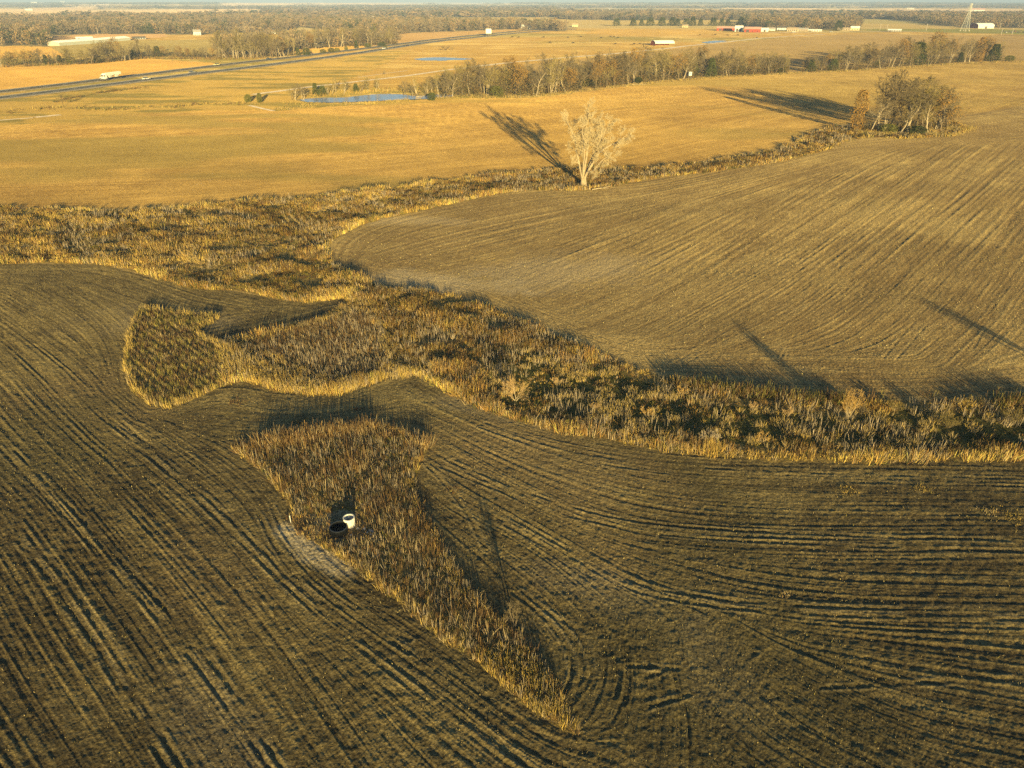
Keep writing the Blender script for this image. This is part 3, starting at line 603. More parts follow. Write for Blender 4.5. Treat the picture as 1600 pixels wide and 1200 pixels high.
# residue, clods and straw lying on the near field
q = scatter(P2([(-200,450),(0,414),(250,436),(560,455),(640,590),(900,698),(1100,724),(1800,730),(1800,1200),(1750,1400),(-150,1400)]), 8.0, 71, (WATERWAY, PATCH, ISLAND))
rg = np.random.default_rng(72); n_ = fbm(q[:, 0] / 12, q[:, 1] / 12, 73, 3); q = q[rg.random(len(q)) < .35 + 1.0 * sstep(.4, .65, n_)]
blades('crop_residue', q, rg.uniform(.06, .20, len(q)), 2, .5, .035, 2.0, mixc((C_(.34,.28,.13), C_(.30,.24,.12), OLIVE, C_(.12,.09,.05)), np.tile((.35, .3, .1, .25), (len(q), 1)), rg), 74, cj=.2, taper=.9)
q = scatter(P2([(520,400),(600,352),(850,302),(1040,282),(1260,250),(1500,222),(1800,215),(1800,615),(1300,620),(1010,575),(700,455)]), 2.2, 75, (WATERWAY,))
rg = np.random.default_rng(76); n_ = fbm(q[:, 0] / 14, q[:, 1] / 10, 77, 3); Dq = np.hypot(q[:, 0], q[:, 1]); q = q[(rg.random(len(q)) < (.2 + 1.2 * sstep(.42, .62, n_)) * np.clip(90 / Dq, 0, 1))]
blades('crop_residue', q, rg.uniform(.08, .26, len(q)), 2, .5, .06, 2.0, mixc((C_(.55,.46,.20), TAN, OLIVE, C_(.20,.14,.08)), np.tile((.35, .3, .15, .2), (len(q), 1)), rg), 78, cj=.2, taper=.9)
# rough grass along the tree lines, the pond and the verge
strip([(430,172),(500,166),(600,160),(640,156),(700,153),(830,152),(925,141),(1025,129),(1112,122),(1200,117),(1335,111),(1440,104),(1560,97),(1620,97)], 2.2, 1.6, 81, 1.0, (GOLD, TAN, RUST, OLIVE), (.55, .2, .1, .15))
strip([(475,150),(520,147),(560,144),(600,141),(660,141),(700,143)], 9, .8, 83, 1.3, (GOLD, RUST, OLIVE), (.6, .2, .2), .12)
strip([(400,163),(470,163),(560,163),(640,158)], 3.5, 1.2, 84, 1.0, (GOLD, OLIVE, RUST), (.6, .3, .1))
strip([(-60,182),(0,176),(60,170),(110,168),(160,172),(230,168),(330,163),(400,160)], 5, .35, 85, .9, (BRN, OLIVE, GOLD), (.35, .35, .3), .15)
strip([(90,160),(110,152),(150,146),(230,136)], 3.0, .7, 86, 1.0, (BRN, RUST, DKG), (.5, .2, .3), .15)
strip([(1330,207),(1400,211),(1440,214),(1490,208),(1505,198)], 3.5, 2.5, 87, 1.1, (GOLD, TAN, OLIVE), (.6, .2, .2), .07)
strip([(0,105),(110,101),(190,95),(225,91),(280,92),(345,93),(400,92)], 4, .35, 88, 1.6, (OLIVE, RUST, BRN), (.3, .4, .3), .25)

# ------------------------------------------------------------------ trees
def tubes(P0, P1, R0, R1, n):
    d = P1 - P0; d /= np.linalg.norm(d, axis=1, keepdims=True) + 1e-9
    ref = np.where(np.abs(d[:, 2:3]) < .9, [[0, 0, 1.]], [[1., 0, 0]]); a = np.cross(d, ref); a /= np.linalg.norm(a, axis=1, keepdims=True) + 1e-9; b = np.cross(d, a)
    th = 2 * np.pi * np.arange(n) / n; ring = np.cos(th)[None, :, None] * a[:, None] + np.sin(th)[None, :, None] * b[:, None]
    v = np.concatenate([P0[:, None] + ring * R0[:, None, None], P1[:, None] + ring * R1[:, None, None]], 1)
    k = np.arange(n); f = np.stack([k, (k + 1) % n, n + (k + 1) % n, n + k], -1)[None] + (np.arange(len(P0)) * 2 * n)[:, None, None]
    return v.reshape(-1, 3), f.reshape(-1, 4)
def joint_tubes(segs, lv):
    V, Fq, n0 = [], [], 0
    for lo, hi, n in ((.12, 9, 8), (.05, .12, 5), (0, .05, 3)):
        q = [s for s in segs if lo <= s[2] < hi and s[4] in lv]
        if not q: continue
        v, f = tubes(np.array([s[0] for s in q]), np.array([s[1] for s in q]), np.array([s[2] for s in q]), np.array([s[3] for s in q]), n)
        V.append(v); Fq.append(f + n0); n0 += len(v)
    return np.concatenate(V), np.concatenate(Fq)
def nrm(v): return v / (math.sqrt(v[0] * v[0] + v[1] * v[1] + v[2] * v[2]) + 1e-9)
class Grow:
    def __init__(s, seed, nch, ang=(35, 60), ratio=(.55, .75), gn=.16, up=.10, rmin=.02, rr=.5, nseg=(6, 5, 4, 3, 2), start=(.35, .25, .2, .15)):
        s.r = random.Random(seed); s.nch, s.ang, s.ratio, s.gn, s.up, s.rmin, s.rr, s.nseg, s.start = nch, ang, ratio, gn, up, rmin, rr, nseg, start; s.segs = []; s.tips = []
    def rv(s): return np.array([s.r.gauss(0, 1), s.r.gauss(0, 1), s.r.gauss(0, 1)])
    def kids(s, pts, dirs, L, r, lev):
        if lev >= len(s.nch): s.tips.append(pts[-1]); return
        n = s.nch[lev]; st = s.start[min(lev, 3)]; az0 = s.r.uniform(0, 6.28)
        for k in range(n):
            f = st + (1 - st) * (k + s.r.random() * .8) / n; i = min(int(f * (len(pts) - 1)), len(pts) - 2); u = f * (len(pts) - 1) - i
            p = pts[i] * (1 - u) + pts[i + 1] * u; d = dirs[i]; az = az0 + k * 2.4 + s.r.gauss(0, .3); an = math.radians(s.r.uniform(*s.ang))
            a = nrm(np.cross(d, [0, 0, 1.] if abs(d[2]) < .95 else [1., 0, 0])); b = np.cross(d, a)
            nd = nrm(math.cos(an) * d + math.sin(an) * (math.cos(az) * a + math.sin(az) * b))
            s.branch(p, nd, L * s.r.uniform(*s.ratio) * (1 - .55 * f), max(r * (1 - .65 * f) * s.rr, s.rmin), lev + 1)
    def branch(s, p, d, L, r, lev):
        ns = s.nseg[min(lev, len(s.nseg) - 1)]; pts = [p]; dirs = []
        for i in range(ns):
            d = nrm(d + s.gn * s.rv() + np.array([0, 0, s.up])); q = pts[-1] + d * L / ns
            r0 = max(r * (1 - .7 * i / ns), s.rmin * .7); r1 = max(r * (1 - .7 * (i + 1) / ns), s.rmin * .5); s.segs.append((pts[-1], q, r0, r1, lev)); pts.append(q); dirs.append(d)
        s.kids(pts, dirs, L, r, lev)
    def path(s, pts, r0, r1, lev=0, L=None):      # a limb along given points
        pts = [np.array(q, float) for q in smooth(pts, 2)]; n = len(pts) - 1; dirs = [nrm(pts[i + 1] - pts[i]) for i in range(n)]
        for i in range(n): s.segs.append((pts[i], pts[i + 1], r0 + (r1 - r0) * i / n, r0 + (r1 - r0) * (i + 1) / n, lev))
        s.kids(pts, dirs, L or sum(np.linalg.norm(pts[i + 1] - pts[i]) for i in range(n)), r0, lev)
BARK = mat('pale_bark', (.46, .38, .26), .9, .25, .6, .1, rnd=.2); BARKD = mat('dark_bark', (.20, .155, .10), .9, .25, .6, .1, rnd=.25)
TWIG = mat('grey_twigs', (.20, .16, .095), .9, .2, .4, .1, rnd=.22); TWIGY = mat('olive_twigs', (.25, .20, .075), .9, .2, .4, .1, rnd=.22)
HEROB = mat('cottonwood_bark', (.42, .34, .22), .9, .25, 1.5, .1); HEROT = mat('cottonwood_twigs', (.50, .41, .25), .9, .12, .5, .1)
CEDAR = mat('cedar_foliage', (.062, .072, .022), .9, .4, .8, .1, rnd=.25); OAKL = mat('brown_leaves', (.29, .175, .05), .9, .3, .8, .1, rnd=.2)
BUSHM = mat('bush_twigs', (.48, .33, .15), .9, .2, 1.5, .1); ORNG = mat('russet_twigs', (.50, .33, .11), .9, .2, 1.5, .1); OLVF = mat('olive_foliage', (.12, .12, .03), .9, .4, .8, .1, rnd=.25)
def flakes(pts, size, seed):
    rg = np.random.default_rng(seed); n = len(pts); a = rg.normal(0, 1, (n, 3)); a /= np.linalg.norm(a, axis=1)[:, None]; b = rg.normal(0, 1, (n, 3)); b -= (a * b).sum(1)[:, None] * a; b /= np.linalg.norm(b, axis=1)[:, None]
    s1 = size * rg.uniform(.5, 1.2, (n, 1)); s2 = size * rg.uniform(.3, .8, (n, 1))
    v = np.stack([pts - a * s1, pts + b * s2, pts + a * s1, pts - b * s2], 1).reshape(-1, 3); return v, np.arange(4 * n).reshape(n, 4)
def tree_thing(name, g, tm, cm, split=(0, 1), leaves=None, lm=None):
    o = empty(name, (0, 0, 0)); v, f = joint_tubes(g.segs, split); mk('trunk', v, [f], tm, o, smooth_=True)
    v, f = joint_tubes(g.segs, [k for k in range(9) if k not in split]); mk('crown', v, [f], cm, o)
    if leaves is not None: v, f = flakes(leaves, .26, 3); mk('leaves', v, [f], lm, o)
    o['h0'] = max(float(s[1][2]) for s in g.segs); return o
PROTO = {'rusty': [], 'bare': [], 'pale': [], 'leafy': [], 'cedar': [], 'thicket': [], 'wide': []}
def bare(seed, kind, Hh=15, r=.22, vase=False, tm=BARKD, cm=TWIG, leaf=False, nch=(13, 7, 6, 5), multi=1, lean=.06):
    g = Grow(seed, nch, ang=(28, 55) if vase else (38, 68), up=.13 if vase else .08, gn=.15, rmin=.030, ratio=(.46, .66), nseg=(7, 5, 3, 2, 1), start=(.28 if not vase else .2, .2, .15, .1))
    for m in range(multi):
        d = nrm(np.array([g.r.gauss(0, lean + .14 * (multi > 1)), g.r.gauss(0, lean + .14 * (multi > 1)), 1])); g.branch(np.array([g.r.gauss(0, .25 * (multi > 1)), g.r.gauss(0, .25 * (multi > 1)), -.2]), d, Hh * (.86 if m == 0 else g.r.uniform(.6, .85)), r * (1 if m == 0 else .75), 0)
    lv = None
    if leaf: rg = np.random.default_rng(seed); tp = np.array(g.tips); tp = tp[rg.random(len(tp)) < .8]; lv = np.repeat(tp, 4, 0) + rg.normal(0, .5, (4 * len(tp), 3))
    PROTO[kind].append(tree_thing({'leafy': 'brown_leaved_tree'}.get(kind, 'bare_tree'), g, tm, cm, leaves=lv, lm=OAKL))
bare(1, 'bare'); bare(2, 'bare', 16, .2, True); bare(3, 'bare', 14, .25, False, BARKD, TWIGY, nch=(12, 7, 5, 4)); bare(4, 'bare', 13, .16, True, BARK, TWIG, multi=2, nch=(8, 5, 5, 4)); bare(5, 'bare', 15, .2, True, BARKD, TWIGY, multi=2, nch=(8, 5, 5, 4))
bare(6, 'pale', 16, .26, True, BARK, TWIGY, nch=(9, 6, 5, 4), lean=.12); bare(7, 'pale', 14, .2, True, BARK, TWIGY, multi=3, nch=(7, 4, 5, 4)); bare(8, 'pale', 15, .22, False, BARK, TWIG, nch=(9, 6, 5, 3), lean=.1)
bare(9, 'leafy', 13, .2, False, BARKD, TWIG, True, nch=(10, 6, 5)); bare(10, 'leafy', 14, .2, True, BARKD, TWIG, True, nch=(9, 6, 5))
bare(11, 'wide', 13, .34, False, BARK, TWIG, nch=(12, 8, 6, 4))
def cedar(seed, Hh=8, w=2.9, m=CEDAR, name='cedar_tree', kind='cedar', conic=.68, n=1500, dens=.28):
    rg = np.random.default_rng(seed); z = rg.random(n) ** (.8 if conic > .5 else 1.0); az = rg.uniform(0, 2 * np.pi, n)
    prof = (1 - z * conic) * np.minimum(1, z * 7 + .45) if conic > .5 else np.sqrt(np.clip(1 - ((z - .45) / .58) ** 2, 0, 1))
    lob = .45 + 1.1 * fbm(az * 1.6 + seed, z * 5, seed, 3); rad = w * prof * lob * np.sqrt(rg.uniform(.25, 1, n)); p = np.column_stack([rad * np.cos(az), rad * np.sin(az), .2 + z * (Hh - .2)])
    o = empty(name, (0, 0, 0)); MB().tube((0, 0, -.3), (0, 0, Hh * .8), .16, .04, 6).build('trunk', BARKD, o); v, f = flakes(p, dens, seed); mk('crown', v, [f], m, o); o['h0'] = Hh; PROTO[kind].append(o)
cedar(21); cedar(22, 8, 3.6); cedar(23, 9, 2.8); cedar(24, 5, 2.6, OLVF, 'evergreen_bush', 'thicket', .2, 1300); cedar(25, 4.5, 2.5, CEDAR, 'evergreen_bush', 'thicket', .2, 1200); cedar(26, 10, 1.9, OAKL, 'brown_leaved_tree', 'rusty', .35, 1500, .24); cedar(27, 10, 2.3, OAKL, 'brown_leaved_tree', 'rusty', .45, 1300, .26)
ONES = ['', 'first', 'second', 'third', 'fourth', 'fifth', 'sixth', 'seventh', 'eighth', 'ninth', 'tenth', 'eleventh', 'twelfth', 'thirteenth', 'fourteenth', 'fifteenth', 'sixteenth', 'seventeenth', 'eighteenth', 'nineteenth']
TENS = {2: ('twentieth', 'twenty'), 3: ('thirtieth', 'thirty'), 4: ('fortieth', 'forty'), 5: ('fiftieth', 'fifty'), 6: ('sixtieth', 'sixty'), 7: ('seventieth', 'seventy'), 8: ('eightieth', 'eighty'), 9: ('ninetieth', 'ninety')}
def ordinal(n): return ONES[n] if n < 20 else (TENS[n // 10][0] if n % 10 == 0 else TENS[n // 10][1] + '-' + ONES[n % 10])
USED = set()
RT = random.Random(77)
def place_tree(kind, p, h, rz=None, wide=1.0):
    src = RT.choice(PROTO[kind]); o = src if src.name not in USED else copy_tree(src); USED.add(src.name)
    s = h / src['h0']; o.location = (p[0], p[1], float(H(p[0], p[1])) - .05); o.rotation_euler = (0, 0, RT.uniform(0, 6.28) if rz is None else rz); o.scale = (s * wide, s * wide, s); return o
def hpx(p, pix): return pix / scale_at(p) * math.cos(PITCH) * 1.08
ADJ = {'rusty': 'rusty-leaved upright tree', 'bare': 'bare brown-grey tree', 'pale': 'pale-stemmed tree', 'leafy': 'brown-leaved tree', 'cedar': 'dark evergreen cedar', 'thicket': 'round evergreen bush', 'wide': 'broad pale-limbed tree'}
CATS = {'rusty': 'tree', 'bare': 'tree', 'pale': 'tree', 'leafy': 'tree', 'cedar': 'tree', 'thicket': 'bush', 'wide': 'tree'}
def row(px, n, hpix, kinds, seed, desc, group, depth=10.0, hj=.25, gaps=()):
    """px: base line; hpix: [(x, height in pixels)...]; kinds: {kind: weight}"""
    rg = random.Random(seed); x0, x1 = px[0][0], px[-1][0]; xs = [a for a, _ in px]; ys = [b for _, b in px]; out = []
    for k in range(n):
        x = x0 + (x1 - x0) * (k + rg.random()) / n
        if any(a < x < b for a, b in gaps): continue
        p = at(x, float(np.interp(x, xs, ys))); r = rg.random() ** 1.3 * depth; u = nrm(np.array([p[0], p[1], 0])); p = p + u * r
        hh = hpx(p, float(np.interp(x, [a for a, _ in hpix], [b for _, b in hpix]))) * rg.uniform(1 - hj, 1 + hj * .6)
        kd = rg.choices(list(kinds), list(kinds.values()))[0]
        if kd in ('cedar',): hh *= rg.uniform(.45, .75)
        if kd == 'thicket': hh *= rg.uniform(.25, .4)
        out.append((x, kd, p, hh))
    out.sort(key=lambda q: q[0]); hs = sorted(q[3] for q in out); tall = hs[int(len(hs) * .75)]; low = hs[int(len(hs) * .2)]
    for i, (x, kd, p, hh) in enumerate(out):
        o = place_tree(kd, p, hh, wide=rg.uniform(1.1, 1.45)); sz = 'tall ' if hh > tall else ('low ' if hh < low else '')
        tag(o, f'{sz}{ADJ[kd]}, {ordinal(i + 1)} from left in {desc}', CATS[kd], group)
    return out
def one(kind, x, y, pix, label, group=None, wide=1.0, cat=None):
    p = at(x, y); return tag(place_tree(kind, p, hpx(p, pix), wide=wide * 1.12), label, cat or CATS[kind], group)
T1 = [(690,153),(760,152),(830,151.5),(925,140),(1025,127.5),(1112,121),(1200,116.5),(1232,114)]
T1A, T1B = T1[:5], [(1026,127.3)] + T1[5:]; T1H = [(690,38),(800,50),(900,48),(1000,46),(1100,42),(1200,32),(1235,26)]; T1K = {'bare': 6, 'pale': 2, 'leafy': 1.2, 'cedar': .5, 'thicket': .3}
row(T1A, 76, T1H, T1K, 1, 'the tall left middle tree line', 'trees in the left stretch of the middle tree line', 30)
row(T1B, 50, T1H, T1K, 61, 'the low right middle tree line', 'trees in the right stretch of the middle tree line', 26)
T2 = [(1250,114),(1330,110.5),(1375,107),(1425,103.5),(1487,99),(1560,94)]
row(T2, 66, [(1250,20),(1310,34),(1350,36),(1450,40),(1530,34),(1560,22)], {'bare': 5, 'pale': 2.5, 'leafy': .8, 'cedar': .6}, 2, "the right-hand tree line", 'trees in the right-hand tree line', 22)
one('leafy', 1453, 101, 50, 'tallest tree of the right-hand tree line, brown crown rising above the rest'); one('rusty', 1527, 96, 36, 'golden-leaved tree near the right end of the right-hand tree line')
one('cedar', 1551, 96, 26, 'dark pointed evergreen at the right end of the right-hand tree line', wide=1.2); one('thicket', 1577, 95, 8, 'low dark bush past the right end of the right-hand tree line', wide=1.6)
row([(628,151),(660,150),(700,151)], 7, [(628,26),(700,32)], {'pale': 3, 'bare': 2}, 3, "the clump right of the pond", 'trees around the pond', 8)
row([(455,157),(480,155)], 4, [(455,22),(480,26)], {'bare': 2, 'wide': 1}, 4, "the clump left of the pond", 'trees around the pond', 4)
row([(488,150),(520,148.5),(560,147),(600,142)], 13, [(488,24),(540,28),(600,22)], {'pale': 3, 'bare': 1, 'cedar': .4}, 5, "the row on the pond's far bank", 'trees around the pond', 8)
one('thicket', 675, 157, 12, 'round green bush on the near bank at the right of the pond'); one('thicket', 388, 159.5, 12, 'larger dark evergreen bush beside the track left of the pond', wide=.8); one('thicket', 406, 160.5, 15, 'upright dark evergreen bush right of its larger neighbour by the track', wide=.5)
one('bare', 98, 164, 17, 'lone small bare tree on the grass verge below the highway', wide=1.2); one('bare', 601, 117.5, 9, 'lone small bare tree on the pasture above the pond')
row([(690,80),(712,80)], 3, [(690,9),(712,8)], {'bare': 1}, 6, "the clump above the narrow pond", 'shrubby trees above the farm pond', 4)
one('bare', 924, 68.5, 10, 'lone small bare tree among the grazing cattle', wide=1.1); one('thicket', 602, 75, 4, 'small dark bush on the roadside bank', wide=1.4)
row([(0,105),(40,102.5),(105,101),(145,100),(190,96),(225,91),(260,89)], 40, [(0,28),(80,22),(130,30),(190,32),(255,20)], {'bare': 5, 'pale': 1.2, 'leafy': .5, 'cedar': 1.2, 'thicket': .3}, 7, "the orange field hedgerow", 'trees in the hedgerow above the orange field', 18)
row([(276,91),(300,91.5),(334,92)], 9, [(276,16),(334,20)], {'leafy': 2, 'bare': 2}, 8, 'the low stretch past the hedgerow', 'low trees by the highway', 8)
row([(337,92),(365,92),(400,91),(430,90),(460,87)], 27, [(337,38),(365,42),(430,36),(460,26)], {'pale': 4, 'bare': 3, 'leafy': .3}, 9, "the tall pale highway grove", 'trees of the tall grove by the highway', 26)
row([(465,77),(520,74),(575,72),(622,69)], 22, [(465,26),(540,30),(622,24)], {'bare': 4, 'pale': 2, 'leafy': .7}, 10, "the second highway grove", 'trees of the farther grove by the highway', 25)
for i, (x, y, h_, wd_) in enumerate([(466,87,12,1.2),(479,86,10,1.2),(505,83,6,1.5),(518,82,7,1.4),(527,81,6,1.2),(541,78,5,1.0),(557,75.5,12,.9),(575,74,6,1.6),(597,72,6,1.8)]):
    one('thicket' if h_ < 11 else 'cedar', x, y, h_, f'{"tall" if h_ > 10 else "low"} evergreen, {ordinal(i + 1)} from left along the far highway lanes', 'evergreens beside the highway', wd_, 'bush')
for i, (x, h_) in enumerate([(963,11),(989,11),(1002,10),(1016,12),(1034,13),(1050,13),(1058,11),(1072,11),(1082,14),(1094,11),(1114,12),(1127,11),(1137,10),(1157,13)]):
    one('cedar', x, 40.5, h_, f'dark evergreen, {ordinal(i + 1)} from left in the windbreak left of the farmyard', 'evergreens of the farm windbreak', 1.6)
one('cedar', 1309, 48, 15, 'dark evergreen among the houses at the right', None, 1.4)
# the grove at the head of the waterway
for i, (kd, x, y, h_, lab, wd_) in enumerate([('rusty',1337,204,56,'slim tree with orange-brown leaves at the left end of the field grove',.7),('pale',1360,205,42,'pale slender tree second from the left of the field grove',.9),
    ('pale',1372,205,44,'pale slender tree just left of the tallest tree in the field grove',.9),('bare',1390,200,84,'tallest tree of the field grove with a spreading dark crown',.9),('pale',1406,209,52,'pale straight-stemmed tree at the front of the field grove',1),
    ('wide',1418,207,56,'leaning pale-limbed tree in the front centre of the field grove',1),('bare',1412,197,70,'dark bare tree behind the leaning pale one in the field grove',1),('bare',1432,198,72,'dense bare tree at the back centre of the field grove',1.05),
    ('pale',1450,209,48,'pale-stemmed tree at the front right of the field grove',1),('bare',1455,200,66,'bare tree with olive twigs right of centre in the field grove',1.05),('leafy',1468,205,54,'golden-brown leafy tree near the right end of the field grove',1.0),
    ('bare',1480,203,50,'bare rounded tree at the right end of the field grove',1.1),('bare',1442,192,60,'bare tree farthest back in the field grove',1),('thicket',1386,208,14,'dark bush under the left half of the field grove',1.3),('thicket',1432,210,13,'dark bush under the middle of the field grove',1.4),
    ('bare',1466,195,56,'bare tree at the back right of the field grove',1),('bare',1398,193,62,'bare tree behind the tallest one in the field grove',1),('bare',1422,204,60,'dense bare tree between the tallest and the leaning pale one',1),('bare',1444,203,64,'dense dark bare tree at the middle of the field grove',1),('bare',1474,199,58,'dense bare tree behind the golden-brown one in the field grove',1),('bare',1383,203,58,'bare tree left of the tallest in the field grove',1),('bare',1462,204,58,'dense bare tree at the front right of the field grove',1.1)]):
    one(kd, x, y, h_ * (1.12 if h_ > 20 else 1), lab, 'trees of the field grove', wd_ * (1.3 if kd != 'leafy' or x > 1400 else .8))
# low scrub between the trunks of the tree lines
def scrub(px, half, dens, seed, h, cs, cw, s=.30, shift=6):
    l = P2(px); rg = np.random.default_rng(seed); d = np.diff(l, axis=0); L = np.hypot(d[:, 0], d[:, 1]); n = int(L.sum() * 2 * half * dens); k = rg.choice(len(L), n, p=L / L.sum())
    q = l[k] + d[k] * rg.random((n, 1)); u = q / np.hypot(q[:, 0], q[:, 1])[:, None]; q = q + u * (shift + rg.uniform(-half, half, n))[:, None]
    a_ = fbm(q[:, 0] / 7, q[:, 1] / 7, seed, 3); k2 = a_ > .40; q, a_ = q[k2], a_[k2]; z = H(q[:, 0], q[:, 1]) + h * np.clip(a_ * 2.6 - .7, .2, 1.3) * rg.random(len(q)) ** 1.2
    v, f = flakes(np.column_stack([q, z]), s, seed); c = mixc(cs, np.tile(cw, (len(q), 1)), rg) * rg.uniform(.7, 1.3, (len(q), 1))
    return tag(mk('underbrush', v, [f], GRASS, cols=np.repeat(c, 4, 0)), kind='stuff')
SB = (C_(.11,.085,.045), C_(.055,.06,.022), C_(.27,.15,.05), C_(.24,.19,.08))
scrub(T1, 13, 9.0, 401, 8.0, SB, (.45, .25, .15, .15), .28, 13); scrub(T2, 9, 6.0, 402, 6.5, SB, (.45, .15, .15, .25), .28, 9)
scrub([(0,105),(40,102.5),(105,101),(145,100),(190,96),(225,91),(260,89),(334,92),(400,91),(460,87)], 8, 5, 403, 7.0, SB, (.4, .25, .2, .15), .35, 8)
scrub([(465,77),(520,74),(575,72),(622,69)], 10, 4, 404, 7, SB, (.4, .25, .2, .15), .4, 10); scrub([(1345,205),(1400,205),(1440,203),(1485,203)], 7, 10, 405, 6, SB, (.5, .2, .1, .2), .2, 3)
scrub([(628,152),(700,152)], 5, 4, 406, 2.5, SB, (.4, .1, .2, .3), .25, 5)

# far woods: thousands of small trees that read as one mass, one object
def far_trees(name, pos, hh, wf, seed, nf=26, fs=.17):
    rg = np.random.default_rng(seed); T = []
    for k in range(6):
        z = rg.uniform(.12, 1, nf); az = rg.uniform(0, 6.28, nf); r = .42 * np.sqrt(np.clip(1 - ((z - .55) / .5) ** 2, .04, 1)) * np.sqrt(rg.random(nf)); v, _ = flakes(np.column_stack([r * np.cos(az), r * np.sin(az), z]), fs, k + seed)
        v[:, 2] = np.clip(v[:, 2], 0, 1.1); T.append(v)
    T = np.array(T); n = len(pos); t_ = rg.integers(0, 6, n); th = rg.uniform(0, 6.28, n); base = T[t_]; c_, s_ = np.cos(th)[:, None], np.sin(th)[:, None]; wf = np.broadcast_to(wf, n)
    x = (base[..., 0] * c_ - base[..., 1] * s_) * (hh * wf)[:, None] + pos[:, :1]; y = (base[..., 0] * s_ + base[..., 1] * c_) * (hh * wf)[:, None] + pos[:, 1:2]; z = base[..., 2] * hh[:, None] + H(pos[:, 0], pos[:, 1])[:, None]
    v = np.stack([x, y, z], -1).reshape(-1, 3); m = v.shape[0]
    a_ = fbm(pos[:, 0] / 60, pos[:, 1] / 60, seed + 5, 2); w_ = np.stack([np.full(n, 1.), .8 + 2 * sstep(.5, .4, a_), .15 + 1.8 * sstep(.62, .70, a_), np.full(n, .3)], 1)
    c = mixc((C_(.27,.20,.12), C_(.19,.155,.10), C_(.065,.075,.035), C_(.30,.20,.09)), w_, rg) * rg.uniform(.75, 1.25, (n, 1)); c = np.repeat(c, nf * 4, 0)
    return tag(mk(name, v, [np.arange(m).reshape(-1, 4)], GRASS, cols=c), kind='stuff')
pp = []; rg = np.random.default_rng(500)
for i, q in enumerate(WOODS[:7]):
    s_ = scatter(q, .0085, 510 + i); d_ = np.hypot(s_[:, 0], s_[:, 1]); pp.append(s_[rg.random(len(s_)) < np.clip(1500 / d_, .3, 1)])
pp = np.concatenate(pp)
for z_ in ([(300,41),(400,40),(400,48),(310,48)], [(36,40),(95,39.5),(95,42),(36,42)], [(410,56),(525,55),(525,62),(415,63)]): pp = pp[~inpoly(pp[:, 0], pp[:, 1], P2(z_))]
dd = np.hypot(pp[:, 0], pp[:, 1]); print('woods', len(pp))
far_trees('woods', pp, rg.uniform(8, 15, len(pp)), np.clip(dd / 1500, 1, 1.5), 601, 60, .085)
# hedges and copses on the horizon plain
r_ = np.sqrt(rg.uniform(1900 ** 2, 12000 ** 2, 900000) ); a_ = rg.uniform(-.85, .85, 900000); x_, y_ = r_ * np.sin(a_), r_ * np.cos(a_)
k = woodmask(x_, y_) & (rg.random(900000) < np.clip((2300 / r_) ** 1.6, .02, 1) * .24); q = np.column_stack([x_[k], y_[k]])
for z_ in ([(-200,15),(400,14),(420,20),(150,23),(-200,20)], [(533,20.5),(800,20),(800,22),(560,23)], [(870,16),(1200,14),(1600,14),(1600,18),(1300,20),(1200,18),(900,19)], [(1000,27),(1180,28),(1180,32),(1000,32)], [(340,7),(800,5),(800,8),(350,10)]):
    q = q[~inpoly(q[:, 0], q[:, 1], P2(z_))]
for i in (7, 8): q = np.concatenate([q, scatter(WOODS[i], .0018, 530 + i)])
d_ = np.hypot(q[:, 0], q[:, 1]); print('plain', len(q)); far_trees('distant_woods', q, rg.uniform(8, 14, len(q)), np.clip(d_ / 900, 2, 7), 602, 26, .15)

# ------------------------------------------------------------------ the big bare cottonwood
bp_ = at(912, 291); S = scale_at(bp_); print('hero scale', S, bp_)
g_ = Grow(99, (10, 8, 7, 6), ang=(26, 58), up=.07, gn=.16, rmin=.0225, ratio=(.50, .72), rr=.42, nseg=(6, 5, 4, 3, 2), start=(.30, .2, .15, .1))
zm = lambda x, z, y=0.0: ((x - 855) / 4 / S, y, (687 - z) / 4 / S * .90)       # measured on the enlarged photo
g_.segs.append((np.array([0, 0, -.4]), np.array([0, 0, .5]), 1.15, .82, 0)); g_.segs.append((np.array([0, 0, .5]), np.array(zm(853, 655)), .82, .74, 0)); g_.segs.append((np.array(zm(853, 655)), np.array(zm(850, 632)), .74, .62, 0))
for pts, r0, r1, L in (([zm(850,650), zm(838,605,.2), zm(820,530,.6), zm(800,450,.8), zm(793,380,1.2), zm(768,320,1.6), zm(735,262,1.5)], .46, .07, 13), ([zm(852,650), zm(868,600,-.3), zm(905,520,-.8), zm(935,455,-1.2), zm(985,415,-1.5), zm(1040,385,-1.5), zm(1095,340,-1.8)], .50, .07, 13),
    ([zm(852,640), zm(858,560,.9), zm(872,460,1.2), zm(872,370,1.0), zm(880,290,.6), zm(862,190,.4)], .44, .06, 14), ([zm(856,630), zm(885,540,1.4), zm(925,460,2.4), zm(960,390,3.0), zm(985,320,3.4), zm(1010,275,3.6)], .36, .06, 12),
    ([zm(848,620), zm(842,540,-1.6), zm(846,460,-2.4), zm(835,380,-3.2), zm(820,300,-3.4), zm(838,250,-3.2)], .34, .06, 11), ([zm(866,600), zm(900,580,-1.2), zm(915,560,-1.9), zm(945,500,-2.8), zm(1005,455,-3.4), zm(1045,400,-3.6)], .26, .05, 9),
    ([zm(880,560), zm(912,480,.5), zm(940,400,.2), zm(950,330,-.4), zm(925,255,-.8)], .26, .05, 10)):
    g_.path(pts, r0 * .72, r1 * .7, 0, L * .70)
hero = empty('cottonwood_tree', (0, 0, 0)); v, f = joint_tubes(g_.segs, (0, 1)); mk('trunk', v, [f], HEROB, hero, smooth_=True); v, f = joint_tubes(g_.segs, (2, 3, 4, 5)); mk('crown', v, [f], HEROT, hero); print('hero faces', len(f))
hero.location = (bp_[0], bp_[1], float(H(*bp_[:2]))); tag(hero, 'big pale bare tree standing alone where the grass strip meets the two fields', 'tree')

